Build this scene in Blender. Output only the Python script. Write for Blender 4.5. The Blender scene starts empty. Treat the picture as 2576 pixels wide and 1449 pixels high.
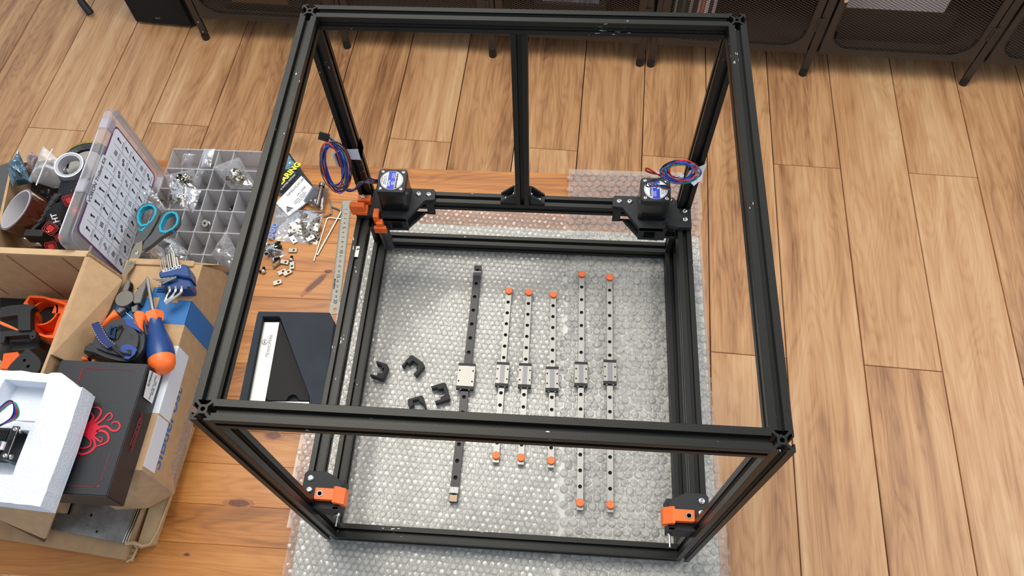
import bpy, bmesh, math, random
from math import pi, sin, cos, radians as R
from mathutils import Vector, Matrix, Euler
sc = bpy.context.scene
# ---------------------------------------------------------------- camera
CR = ((0.99720348, 0.06731967, -0.03245446), (0.04334593, -0.87475311, -0.48262629), (-0.06087988, 0.47986984, -0.87522487))
CC = Vector((0.0510426, -0.46156106, 1.12477928)); CF = 1953.3663; CX, CY = 1270.206, 738.270
cam = bpy.data.cameras.new('camera'); co = bpy.data.objects.new('camera', cam); sc.collection.objects.link(co)
x, y, z = [Vector(r) for r in CR]
co.matrix_world = Matrix(((x.x, -y.x, -z.x, CC.x), (x.y, -y.y, -z.y, CC.y), (x.z, -y.z, -z.z, CC.z), (0, 0, 0, 1)))
cam.sensor_width = 36; cam.lens = CF / 2576 * 36; cam.shift_x = (1288 - CX) / 2576; cam.shift_y = (CY - 724.5) / 2576
cam.clip_start = .02; cam.clip_end = 50
sc.camera = co
# ---------------------------------------------------------------- light
w = bpy.data.worlds.new('world'); sc.world = w; w.use_nodes = True
bg = w.node_tree.nodes['Background']; bg.inputs[0].default_value = (.80, .88, 1, 1); bg.inputs[1].default_value = .52
def area(name, loc, target, sx, sy, power, col):
    l = bpy.data.lights.new(name, 'AREA'); l.shape = 'RECTANGLE'; l.size = sx; l.size_y = sy; l.energy = power; l.color = col
    o = bpy.data.objects.new(name, l); sc.collection.objects.link(o); o.location = loc
    o.rotation_euler = (Vector(target) - Vector(loc)).to_track_quat('-Z', 'Y').to_euler(); return o
area('ceiling_lamp', (-.45, .75, 1.95), (-.1, .2, 0), 1.3, 1.0, 30, (1, .94, .85))
area('window_light', (2.6, .6, 1.7), (0, .4, -.2), 1.8, 1.6, 26, (1, .94, .85))
sc.view_settings.view_transform = 'Standard'; sc.view_settings.look = 'None'; sc.view_settings.gamma = 1; sc.view_settings.exposure = 0.34
sc.view_settings.use_curve_mapping = False
sc.cycles.max_bounces = 7; sc.cycles.diffuse_bounces = 3; sc.cycles.glossy_bounces = 3; sc.cycles.transmission_bounces = 4
sc.cycles.transparent_max_bounces = 12; sc.cycles.caustics_reflective = False; sc.cycles.caustics_refractive = False
sc.cycles.use_adaptive_sampling = True; sc.cycles.adaptive_threshold = .02
# ---------------------------------------------------------------- helpers
def px(u, v, zz):                                     # world point on the level z that the photograph shows at pixel u, v
    a, b = (u - CX) / CF, (v - CY) / CF
    d = Vector((CR[0][i] * a + CR[1][i] * b + CR[2][i] for i in range(3)))
    return CC + d * ((zz - CC.z) / d.z)
def py(u, v, yy):
    a, b = (u - CX) / CF, (v - CY) / CF
    d = Vector((CR[0][i] * a + CR[1][i] * b + CR[2][i] for i in range(3)))
    return CC + d * ((yy - CC.y) / d.y)
def lin(c): return tuple(((v / 255 + .055) / 1.055) ** 2.4 if v / 255 > .04045 else v / 255 / 12.92 for v in c)
MATS = {}
def mat(name, col, rough=.5, metal=0, bump=0, bscale=200, var=0, vscale=8, coat=0, spec=.5, aniso=None, sheen=0):
    if name in MATS: return MATS[name]
    m = bpy.data.materials.new(name); m.use_nodes = True; nt = m.node_tree; n = nt.nodes; l = nt.links
    b = n['Principled BSDF']; c = lin(col)
    b.inputs['Base Color'].default_value = (*c, 1); b.inputs['Roughness'].default_value = rough; b.inputs['Metallic'].default_value = metal
    b.inputs['Coat Weight'].default_value = coat; b.inputs['Specular IOR Level'].default_value = spec
    if var or bump:
        tc = n.new('ShaderNodeTexCoord')
        mp = n.new('ShaderNodeMapping'); l.new(tc.outputs['Object'], mp.inputs[0])
        if aniso: mp.inputs['Scale'].default_value = aniso
    if var:
        t = n.new('ShaderNodeTexNoise'); t.inputs['Scale'].default_value = vscale; t.inputs['Detail'].default_value = 5; t.inputs['Roughness'].default_value = .65
        l.new(mp.outputs[0], t.inputs[0])
        cr = n.new('ShaderNodeValToRGB'); l.new(t.outputs[0], cr.inputs[0])
        cr.color_ramp.elements[0].position = .3; cr.color_ramp.elements[1].position = .7
        cr.color_ramp.elements[0].color = (*[q * (1 - var) for q in c], 1); cr.color_ramp.elements[1].color = (*[min(1, q * (1 + var)) for q in c], 1)
        l.new(cr.outputs[0], b.inputs['Base Color'])
    if bump:
        t = n.new('ShaderNodeTexNoise'); t.inputs['Scale'].default_value = bscale; t.inputs['Detail'].default_value = 3
        l.new(mp.outputs[0], t.inputs[0])
        bp = n.new('ShaderNodeBump'); bp.inputs['Strength'].default_value = min(bump, 1); bp.inputs['Distance'].default_value = .002 if name == 'white_foam' else .001
        l.new(t.outputs[0], bp.inputs['Height']); l.new(bp.outputs[0], b.inputs['Normal'])
    MATS[name] = m; return m
def film(name, tint, body, gloss_rough=.12, edge=.45, bump=0, bscale=60, rim=0):      # thin clear plastic
    m = bpy.data.materials.new(name); m.use_nodes = True; nt = m.node_tree; n = nt.nodes; l = nt.links
    n.remove(n['Principled BSDF']); out = n['Material Output']
    tr = n.new('ShaderNodeBsdfTransparent'); tr.inputs[0].default_value = (*tint, 1)
    gl = n.new('ShaderNodeBsdfGlossy'); gl.inputs['Roughness'].default_value = gloss_rough; gl.inputs[0].default_value = (1, 1, 1, 1)
    df = n.new('ShaderNodeBsdfDiffuse'); df.inputs[0].default_value = (.91, .91, .92, 1)
    tl = n.new('ShaderNodeBsdfTranslucent'); tl.inputs[0].default_value = (.91, .91, .92, 1)
    dd = n.new('ShaderNodeMixShader'); dd.inputs[0].default_value = .5; l.new(df.outputs[0], dd.inputs[1]); l.new(tl.outputs[0], dd.inputs[2])
    m1 = n.new('ShaderNodeMixShader'); m1.inputs[0].default_value = body; l.new(tr.outputs[0], m1.inputs[1]); l.new(dd.outputs[0], m1.inputs[2])
    lw = n.new('ShaderNodeLayerWeight'); lw.inputs['Blend'].default_value = edge
    if rim:                                           # film seen edge-on is milkier
        r_ = n.new('ShaderNodeMapRange'); r_.inputs['From Min'].default_value = .28; r_.inputs['From Max'].default_value = .80; r_.inputs['To Min'].default_value = body; r_.inputs['To Max'].default_value = rim
        l.new(lw.outputs['Facing'], r_.inputs[0]); l.new(r_.outputs[0], m1.inputs[0])
    mr = n.new('ShaderNodeMapRange'); mr.inputs['To Min'].default_value = .03; mr.inputs['To Max'].default_value = .7
    l.new(lw.outputs['Fresnel'], mr.inputs[0])
    m2 = n.new('ShaderNodeMixShader'); l.new(mr.outputs[0], m2.inputs[0]); l.new(m1.outputs[0], m2.inputs[1]); l.new(gl.outputs[0], m2.inputs[2])
    l.new(m2.outputs[0], out.inputs['Surface'])
    if bump:
        tc = n.new('ShaderNodeTexCoord'); t = n.new('ShaderNodeTexNoise'); t.inputs['Scale'].default_value = bscale; t.inputs['Detail'].default_value = 2
        l.new(tc.outputs['Object'], t.inputs[0]); bp = n.new('ShaderNodeBump'); bp.inputs['Strength'].default_value = bump; bp.inputs['Distance'].default_value = .004
        l.new(t.outputs[0], bp.inputs['Height'])
        for q in (gl, lw, df): l.new(bp.outputs[0], q.inputs['Normal'])
    MATS[name] = m; return m
def wood(name, dark, mid, light, along, scale, rough, line=.5, tint=.25, knots=0, kst=.75):
    """board material: streaks stretched along one axis, contour grain lines, seeded by each board's own random number"""
    m = bpy.data.materials.new(name); m.use_nodes = True; nt = m.node_tree; n = nt.nodes; l = nt.links
    b = n['Principled BSDF']; b.inputs['Roughness'].default_value = rough
    tc = n.new('ShaderNodeTexCoord'); oi = n.new('ShaderNodeObjectInfo')
    sm = n.new('ShaderNodeMath'); sm.operation = 'MULTIPLY'; sm.inputs[1].default_value = 57.; l.new(oi.outputs['Random'], sm.inputs[0])
    cb = n.new('ShaderNodeCombineXYZ'); [l.new(sm.outputs[0], cb.inputs[i]) for i in range(3)]
    ad = n.new('ShaderNodeVectorMath'); ad.operation = 'ADD'; l.new(tc.outputs['Object'], ad.inputs[0]); l.new(cb.outputs[0], ad.inputs[1])
    def noise(s_along, s_across, det=4, dist=0, rg=.6):
        mp = n.new('ShaderNodeMapping'); mp.inputs['Scale'].default_value = (s_along, s_across, s_across) if along == 0 else (s_across, s_along, s_across)
        l.new(ad.outputs[0], mp.inputs[0]); t = n.new('ShaderNodeTexNoise'); t.inputs['Scale'].default_value = scale; t.inputs['Detail'].default_value = det
        t.inputs['Distortion'].default_value = dist; t.inputs['Roughness'].default_value = rg; l.new(mp.outputs[0], t.inputs[0]); return t
    def math_(op, a, c=None, v=None):
        q = n.new('ShaderNodeMath'); q.operation = op; l.new(a, q.inputs[0])
        if c is not None: l.new(c, q.inputs[1])
        elif v is not None: q.inputs[1].default_value = v
        return q.outputs[0]
    big = noise(.17, 1.7, 5, .5, .65); fine = noise(.4, 24, 3); cont = noise(.15, 1.05, 2.5, .3, .5)
    s = math_('SINE', math_('MULTIPLY', cont.outputs[0], v=150)); s = math_('ADD', math_('MULTIPLY', s, v=.5), v=.5); s = math_('POWER', s, v=2.2)
    v = math_('ADD', math_('MULTIPLY', big.outputs[0], v=1.5), v=-.22)
    v = math_('ADD', v, math_('MULTIPLY', math_('SUBTRACT', fine.outputs[0], v=.5), v=.5))
    v = math_('SUBTRACT', v, math_('MULTIPLY', s, v=.22 * line))
    v = math_('ADD', v, math_('MULTIPLY', math_('SUBTRACT', oi.outputs['Random'], v=.5), v=tint))
    cr = n.new('ShaderNodeValToRGB'); l.new(v, cr.inputs[0]); e = cr.color_ramp.elements
    e[0].position = .12; e[0].color = (*lin(dark), 1); e[1].position = .88; e[1].color = (*lin(light), 1)
    k = cr.color_ramp.elements.new(.5); k.color = (*lin(mid), 1)
    outc = cr.outputs[0]
    if knots:
        mp = n.new('ShaderNodeMapping'); mp.inputs['Scale'].default_value = (knots * .62, knots, knots) if along == 0 else (knots, knots * .62, knots)
        l.new(ad.outputs[0], mp.inputs[0]); vo = n.new('ShaderNodeTexVoronoi'); vo.inputs['Scale'].default_value = 1; l.new(mp.outputs[0], vo.inputs[0])
        nn = n.new('ShaderNodeTexNoise'); nn.inputs['Scale'].default_value = 60; l.new(ad.outputs[0], nn.inputs[0])
        dd = math_('ADD', vo.outputs['Distance'], math_('MULTIPLY', nn.outputs[0], v=.05))
        r2 = n.new('ShaderNodeValToRGB'); l.new(dd, r2.inputs[0]); r2.color_ramp.elements[0].position = .07; r2.color_ramp.elements[0].color = (1, 1, 1, 1)
        r2.color_ramp.elements[1].position = .115; r2.color_ramp.elements[1].color = (0, 0, 0, 1)
        mx = n.new('ShaderNodeMix'); mx.data_type = 'RGBA'; l.new(math_('MULTIPLY', r2.outputs[0], v=kst), mx.inputs[0]); l.new(outc, mx.inputs[6]); mx.inputs[7].default_value = (*lin((96, 52, 26)), 1); outc = mx.outputs[2]
    l.new(outc, b.inputs['Base Color'])
    bp = n.new('ShaderNodeBump'); bp.inputs['Strength'].default_value = .15; bp.inputs['Distance'].default_value = .0006; l.new(fine.outputs[0], bp.inputs['Height']); l.new(bp.outputs[0], b.inputs['Normal'])
    MATS[name] = m; return m

class MB:
    """collects shapes into one mesh"""
    def __init__(s): s.b = bmesh.new()
    def xf(s, vs, M):
        if M is not None: bmesh.ops.transform(s.b, matrix=M, verts=vs)
        return vs
    def box(s, c, d, M=None, bev=0):
        vs = bmesh.ops.create_cube(s.b, size=1)['verts']; bmesh.ops.transform(s.b, matrix=Matrix.Translation(c) @ Matrix.Diagonal((*d, 1)), verts=vs)
        if bev:
            es = list({e for v in vs for e in v.link_edges}); r = bmesh.ops.bevel(s.b, geom=es, offset=bev, segments=2, affect='EDGES', profile=.6)
            vs = list({v for f in r['faces'] for v in f.verts} | {v for v in vs if v.is_valid})
            vs = s.island(vs[0])
        s.xf(vs, M); return s
    def island(s, v0):
        seen = {v0}; st = [v0]
        while st:
            v = st.pop()
            for e in v.link_edges:
                o = e.other_vert(v)
                if o not in seen: seen.add(o); st.append(o)
        return list(seen)
    def prism(s, outer, z0, z1, holes=(), M=None, bev=0):
        b = s.b; es = []; vs = []
        for lp in (outer, *holes):
            vv = [b.verts.new((p[0], p[1], z0)) for p in lp]; vs += vv
            es += [b.edges.new((vv[i], vv[(i + 1) % len(vv)])) for i in range(len(vv))]
        if holes: fs = [f for f in bmesh.ops.triangle_fill(b, edges=es, use_beauty=True, normal=(0, 0, 1))['geom'] if isinstance(f, bmesh.types.BMFace)]
        else: fs = [b.faces.new(vs)]
        r = bmesh.ops.extrude_face_region(b, geom=fs); nv = [g for g in r['geom'] if isinstance(g, bmesh.types.BMVert)]
        bmesh.ops.translate(b, vec=(0, 0, z1 - z0), verts=nv)
        al = vs + nv
        if bev:
            top = [e for v in nv for e in v.link_edges if e.other_vert(v) in set(nv) and any(abs(f.normal.z) < .5 or True for f in e.link_faces)]
            top = list({e for e in top if len(e.link_faces) == 2 and (e.link_faces[0] in set(sum([list(v.link_faces) for v in vs], [])) or e.link_faces[1] in set(sum([list(v.link_faces) for v in vs], [])))})
            b.normal_update()
            bmesh.ops.bevel(b, geom=top, offset=bev, segments=1, affect='EDGES'); al = s.island(vs[0])
        s.xf(al, M); return s
    def hexa(s, P):                                   # 8 points: bottom 4, top 4
        v = [s.b.verts.new(p) for p in P]
        for f in ((0, 3, 2, 1), (4, 5, 6, 7), (0, 1, 5, 4), (1, 2, 6, 5), (2, 3, 7, 6), (3, 0, 4, 7)): s.b.faces.new([v[i] for i in f])
        return s
    def cyl(s, c, r, h, seg=20, M=None, r2=None, axis='z'):
        vs = bmesh.ops.create_cone(s.b, cap_ends=True, segments=seg, radius1=r, radius2=r if r2 is None else r2, depth=h)['verts']
        T = Matrix.Translation(c)
        if axis == 'x': T = T @ Matrix.Rotation(pi / 2, 4, 'Y')
        if axis == 'y': T = T @ Matrix.Rotation(-pi / 2, 4, 'X')
        bmesh.ops.transform(s.b, matrix=T, verts=vs); s.xf(vs, M); return s
    def lathe(s, prof, seg=24, M=None, closed=False):
        b = s.b; rings = []
        for r, zz in prof: rings.append([b.verts.new((r * cos(2 * pi * i / seg), r * sin(2 * pi * i / seg), zz)) for i in range(seg)])
        for a, c in zip(rings, rings[1:] + ([rings[0]] if closed else [])):
            for i in range(seg): b.faces.new((a[i], a[(i + 1) % seg], c[(i + 1) % seg], c[i]))
        if not closed: b.faces.new(rings[0][::-1]); b.faces.new(rings[-1])
        s.xf([v for q in rings for v in q], M); return s
    def tube(s, pts, r, seg=8, M=None, cap=True):
        b = s.b; P = [Vector(p) for p in pts]; rr = r if isinstance(r, (list, tuple)) else [r] * len(P); rings = []; up = None
        for i, p in enumerate(P):
            t = (P[min(i + 1, len(P) - 1)] - P[max(i - 1, 0)]).normalized()
            if up is None: up = t.orthogonal().normalized()
            up = (up - t * up.dot(t)); up = up.normalized() if up.length > 1e-6 else t.orthogonal().normalized(); sd = t.cross(up)
            rings.append([b.verts.new(p + (up * cos(2 * pi * k / seg) + sd * sin(2 * pi * k / seg)) * rr[i]) for k in range(seg)])
        for a, c in zip(rings, rings[1:]):
            for i in range(seg): b.faces.new((a[i], a[(i + 1) % seg], c[(i + 1) % seg], c[i]))
        if cap: b.faces.new(rings[0][::-1]); b.faces.new(rings[-1])
        s.xf([v for q in rings for v in q], M); return s
    def strip(s, pts, wv, th, M=None):                # flat ribbon: centre points, half-width vector per point, thickness along local normal
        b = s.b; P = [Vector(p) for p in pts]; rows = []
        for i, p in enumerate(P):
            t = (P[min(i + 1, len(P) - 1)] - P[max(i - 1, 0)]).normalized(); wd = Vector(wv[i] if isinstance(wv, list) else wv); nn = t.cross(wd).normalized() * th / 2
            rows.append([b.verts.new(q) for q in (p - wd - nn, p + wd - nn, p + wd + nn, p - wd + nn)])
        for a, c in zip(rows, rows[1:]):
            for i in range(4): b.faces.new((a[i], a[(i + 1) % 4], c[(i + 1) % 4], c[i]))
        b.faces.new(rows[0][::-1]); b.faces.new(rows[-1]); s.xf([v for q in rows for v in q], M); return s
    def poly(s, pts):
        s.b.faces.new([s.b.verts.new(p) for p in pts]); return s
    def mesh(s, name, smooth=None):
        bmesh.ops.recalc_face_normals(s.b, faces=s.b.faces); me = bpy.data.meshes.new(name); s.b.to_mesh(me); s.b.free()
        if smooth is not None:
            me.polygons.foreach_set('use_smooth', [True] * len(me.polygons)); me.set_sharp_from_angle(angle=R(smooth))
        return me
def link(o): sc.collection.objects.link(o); return o
def put(name, mb, m, parent=None, smooth=35, label=None, loc=None, rot=None, kind=None):
    """links a mesh; world-space geometry keeps its place under a parent; give loc for geometry built about its own origin"""
    me = mb.mesh(name, smooth) if isinstance(mb, MB) else mb
    if m is not None and not me.materials: me.materials.append(m)
    o = bpy.data.objects.new(name, me); link(o)
    if loc is not None: o.location = loc
    if rot is not None: o.rotation_euler = rot
    if parent is not None:
        o.parent = parent
        if loc is None: o.matrix_parent_inverse = wm(parent).inverted()
    if label: o['label'] = label
    if kind: o['kind'] = kind
    return o
def wm(o):
    M = Matrix.LocRotScale(o.location, o.rotation_euler, o.scale)
    return (wm(o.parent) @ o.matrix_parent_inverse @ M) if o.parent else M
def tag(o, label, cat, group=None):
    o['label'] = label; o['category'] = cat
    if group: o['group'] = group
    return o
def thing(name, label, cat, loc=(0, 0, 0), rz=0, group=None):
    o = bpy.data.objects.new(name, None); link(o); o.empty_display_size = .02; o.location = loc; o.rotation_euler = (0, 0, rz); return tag(o, label, cat, group)
def copy_tree(o, parent=None):
    c = o.copy(); link(c)
    if parent: c.parent = parent
    for ch in list(o.children): copy_tree(ch, c)
    return c
def text(body, size, M, m, parent, name='lettering', ext=.0001, align='CENTER', bold=0, sx=1, spacing=1):
    cu = bpy.data.curves.new(name, 'FONT'); cu.body = body; cu.size = size; cu.extrude = ext; cu.align_x = align; cu.align_y = 'CENTER'; cu.offset = bold; cu.space_line = spacing
    cu.resolution_u = 3; cu.materials.append(m); o = bpy.data.objects.new(name, cu); link(o)
    o.matrix_world = Matrix.Identity(4); MM = M @ Matrix.Diagonal((sx, 1, 1, 1)); L, Q, S = MM.decompose(); o.location = L; o.rotation_euler = Q.to_euler(); o.scale = S
    me = bpy.data.meshes.new_from_object(o); L, Q, S = o.location.copy(), o.rotation_euler.copy(), o.scale.copy(); bpy.data.objects.remove(o); bpy.data.curves.remove(cu)
    me.name = name; o = bpy.data.objects.new(name, me); link(o); o.location, o.rotation_euler, o.scale = L, Q, S
    if parent: o.parent = parent; o.matrix_parent_inverse = wm(parent).inverted()
    return o
def frame_m(o, xdir, nrm):                            # text plane: origin, reading direction, normal
    X = Vector(xdir).normalized(); Z = Vector(nrm).normalized(); Y = Z.cross(X).normalized(); X = Y.cross(Z)
    return Matrix(((X.x, Y.x, Z.x, o[0]), (X.y, Y.y, Z.y, o[1]), (X.z, Y.z, Z.z, o[2]), (0, 0, 0, 1)))
def circ(cx, cy, r, n=12, a0=0): return [(cx + r * cos(a0 + 2 * pi * i / n), cy + r * sin(a0 + 2 * pi * i / n)) for i in range(n)]
def rrect(x0, y0, x1, y1, r, n=4):
    o = []
    for cx, cy, a in ((x1 - r, y1 - r, 0), (x0 + r, y1 - r, 90), (x0 + r, y0 + r, 180), (x1 - r, y0 + r, 270)):
        o += [(cx + r * cos(R(a + 90 * i / n)), cy + r * sin(R(a + 90 * i / n))) for i in range(n + 1)]
    return o
def spline(pts, n=8):
    P = [Vector(p) for p in pts]; P = [2 * P[0] - P[1]] + P + [2 * P[-1] - P[-2]]; o = []
    for i in range(1, len(P) - 2):
        for k in range(n):
            t = k / n; a, b, c, d = P[i - 1:i + 3]
            o.append(.5 * ((2 * b) + (c - a) * t + (2 * a - 5 * b + 4 * c - d) * t * t + (3 * b - 3 * c + d - a) * t ** 3))
    o.append(P[-2]); return o
rnd = random.Random(7)
TZ = -.010; FZ = -.74
# ---------------------------------------------------------------- materials
m_black = mat('black_anodised', (38, 38, 37), .36, .55, bump=.12, bscale=900)
m_print = mat('black_printed_plastic', (30, 31, 33), .62, 0, bump=.25, bscale=700)
m_grey_print = mat('grey_edge_print', (105, 125, 145), .5)
m_orange = mat('orange_printed_plastic', (255, 116, 46), .45, 0)
m_oranged = mat('deep_orange_plastic', (246, 98, 26), .5, 0)
m_chrome = mat('chrome_steel', (225, 222, 215), .16, 1)
m_steel = mat('ground_steel', (146, 146, 142), .42, 1, bump=.1, bscale=500, aniso=(30, 1, 1))
m_steel2 = mat('satin_steel', (150, 148, 142), .46, 1)
m_nick = mat('nickel_steel', (188, 182, 168), .25, 1)
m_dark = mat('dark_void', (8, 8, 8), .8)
m_motor = mat('motor_black', (14, 14, 15), .3, 0, coat=.3)
m_white = mat('white_label', (232, 234, 236), .45)
m_blue = mat('blue_label', (22, 58, 190), .4)
m_ink = mat('black_ink', (25, 25, 28), .6)
m_inkg = mat('grey_ink', (110, 112, 115), .6)
m_rubber = mat('black_rubber', (24, 24, 25), .55, 0)
m_cable = [mat('wire_' + a, b, .35) for a, b in (('black', (18, 22, 28)), ('blue', (34, 70, 200)), ('red', (212, 44, 44)), ('green', (0, 146, 126)))]
m_card = mat('brown_cardboard', (186, 152, 114), .85, 0, bump=.2, bscale=300, var=.10, vscale=60)
m_card2 = mat('pale_cardboard', (196, 166, 126), .85, 0, bump=.2, bscale=300, var=.1, vscale=40)
m_cardedge = mat('cardboard_edge', (150, 115, 78), .9, 0, var=.2, vscale=200)
m_cardd = mat('dark_cardboard', (84, 82, 82), .85, 0, var=.1, vscale=60)
m_foamw = mat('white_foam', (228, 234, 243), .8, 0, bump=.7, bscale=420, var=.04, vscale=400)
m_foamd = mat('dark_foam', (46, 52, 60), .85, 0, var=.12, vscale=30, bump=.3, bscale=200)
m_navy = mat('navy_plastic', (24, 62, 122), .38, 0)
m_navyd = mat('dark_navy_rubber', (32, 42, 66), .5)
m_tapeblue = mat('blue_print', (38, 108, 172), .6)
m_film = film('clear_film', (.985, .985, .99), .10, .09, .45, .8, 55, rim=.5)
m_wrap = film('bubble_film', (.995, .995, .99), .30, .16, .22)
m_wrapb = film('bubble_dome_film', (.995, .995, .99), .12, .07, .25, rim=.85)
m_wrapc = film('crinkled_dome_film', (.995, .995, .99), .14, .10, .35, 1, 260, rim=.8)
m_tray = film('tray_plastic', (.995, .99, 1), .52, .25, .3)
m_lid = film('lid_plastic', (.93, .91, 1), .3, .30, .4)
m_clear = film('clear_stop', (.9, .92, .95), .12, .08, .4)
m_floor = wood('floor_laminate', (136, 92, 60), (200, 150, 103), (226, 184, 138), 1, 7.5, .42, line=.42, tint=.26, knots=3.0, kst=.4)
m_grout = mat('floor_joint', (40, 30, 24), .9)
m_pine = wood('stained_pine', (136, 82, 34), (184, 118, 54), (206, 143, 76), 0, 12, .36, line=.6, tint=.26, knots=4.6)
m_cab = mat('cabinet_metal', (54, 48, 43), .5, .1)
m_cabmesh = mat('cabinet_mesh', (92, 82, 74), .5, .1)
# ================================================================ floor
fa = R(2.516); fd = Vector((sin(fa), cos(fa), 0)); fn = Vector((cos(fa), -sin(fa), 0))
fl = MB(); fl.box((0, .7, FZ - .012), (5.2, 4.6, .012), Matrix.Rotation(-fa, 4, 'Z'))
floor = put('floor', fl, m_grout, kind='structure', smooth=None)
PW, PL = .1945, 1.272
pm = MB(); g = .0013; e_ = .0008; pm.prism([(-PW / 2 + g, -PL / 2 + e_), (PW / 2 - g, -PL / 2 + e_), (PW / 2 - g, PL / 2 - e_), (-PW / 2 + g, PL / 2 - e_)], -.006, 0, bev=.0012)
pm = pm.mesh('floor_plank', None); pm.materials.append(m_floor)
for j in range(-13, 11):
    j0 = 1.07 if j % 2 else .435
    if j < -7 and j % 2: j0 = 1.018
    for q in range(-2, 2):
        c = fn * (.0618 + PW * (j + .5)) + fd * (j0 + PL * (q + .5))
        if c.y < -1.3 or c.y > 3: continue
        o = bpy.data.objects.new('floor_plank', pm); link(o); o.location = (c.x, c.y, FZ); o.rotation_euler = (0, 0, -fa + (pi if rnd.random() < .5 else 0)); o.parent = floor
# ================================================================ table
tb = thing('work_table', 'stained pine table of glued boards under the black frame and boxes', 'table', (-.30, .045, FZ))
seams = [.4145, .358, .30, .245, .187, .134, .07, .012, -.045, -.100, -.153, -.214, -.270, -.3270]
for a, b in zip(seams, seams[1:]):
    k = MB(); hy = (a - b) / 2; k.prism([(-.6, -hy + .00012), (.6, -hy + .00012), (.6, hy - .00012), (-.6, hy - .00012)], -.018, 0, bev=.0004)
    put('table_board', k, m_pine, tb, smooth=None, loc=(-.0, (a + b) / 2 - .045, TZ - FZ))
for sx in (-.82, .22):
    for sy in (-.26, .35): put('leg', MB().box((sx, sy, (FZ + TZ - .018) / 2), (.065, .065, TZ - .018 - FZ)), m_pine, tb)
for sy in (-.262, .352): put('apron', MB().box((-.30, sy, -.075), (.97, .02, .09)), m_pine, tb)
for sx in (-.82, .22): put('apron', MB().box((sx, .045, -.075), (.02, .545, .09)), m_pine, tb)
m_knot = mat('pine_knot', (104, 54, 26), .4, var=.45, vscale=260); m_halo = mat('knot_halo', (158, 96, 44), .4, var=.15, vscale=200)
for u_, v_, a_, b_, rot_ in ((688, 1096, .0115, .0055, 0), (600, 1266, .0160, .0050, 0), (795, 712, .0240, .0048, 52), (826, 682, .0060, .0022, 0), (470, 1395, .004, .002, 0)):
    c = px(u_, v_, TZ); rr = random.Random(u_)
    for s_, m_, z_ in ((1.45, m_halo, .00005), (1, m_knot, .0001)):
        k = MB(); k.prism([(s_ * a_ * cos(2 * pi * i / 22) * rr.uniform(.88, 1.1), s_ * b_ * sin(2 * pi * i / 22) * rr.uniform(.88, 1.1)) for i in range(22)], 0, z_, M=Matrix.Translation(c) @ Matrix.Rotation(R(rot_), 4, 'Z')); put('knot', k, m_, tb, smooth=None)
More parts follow.
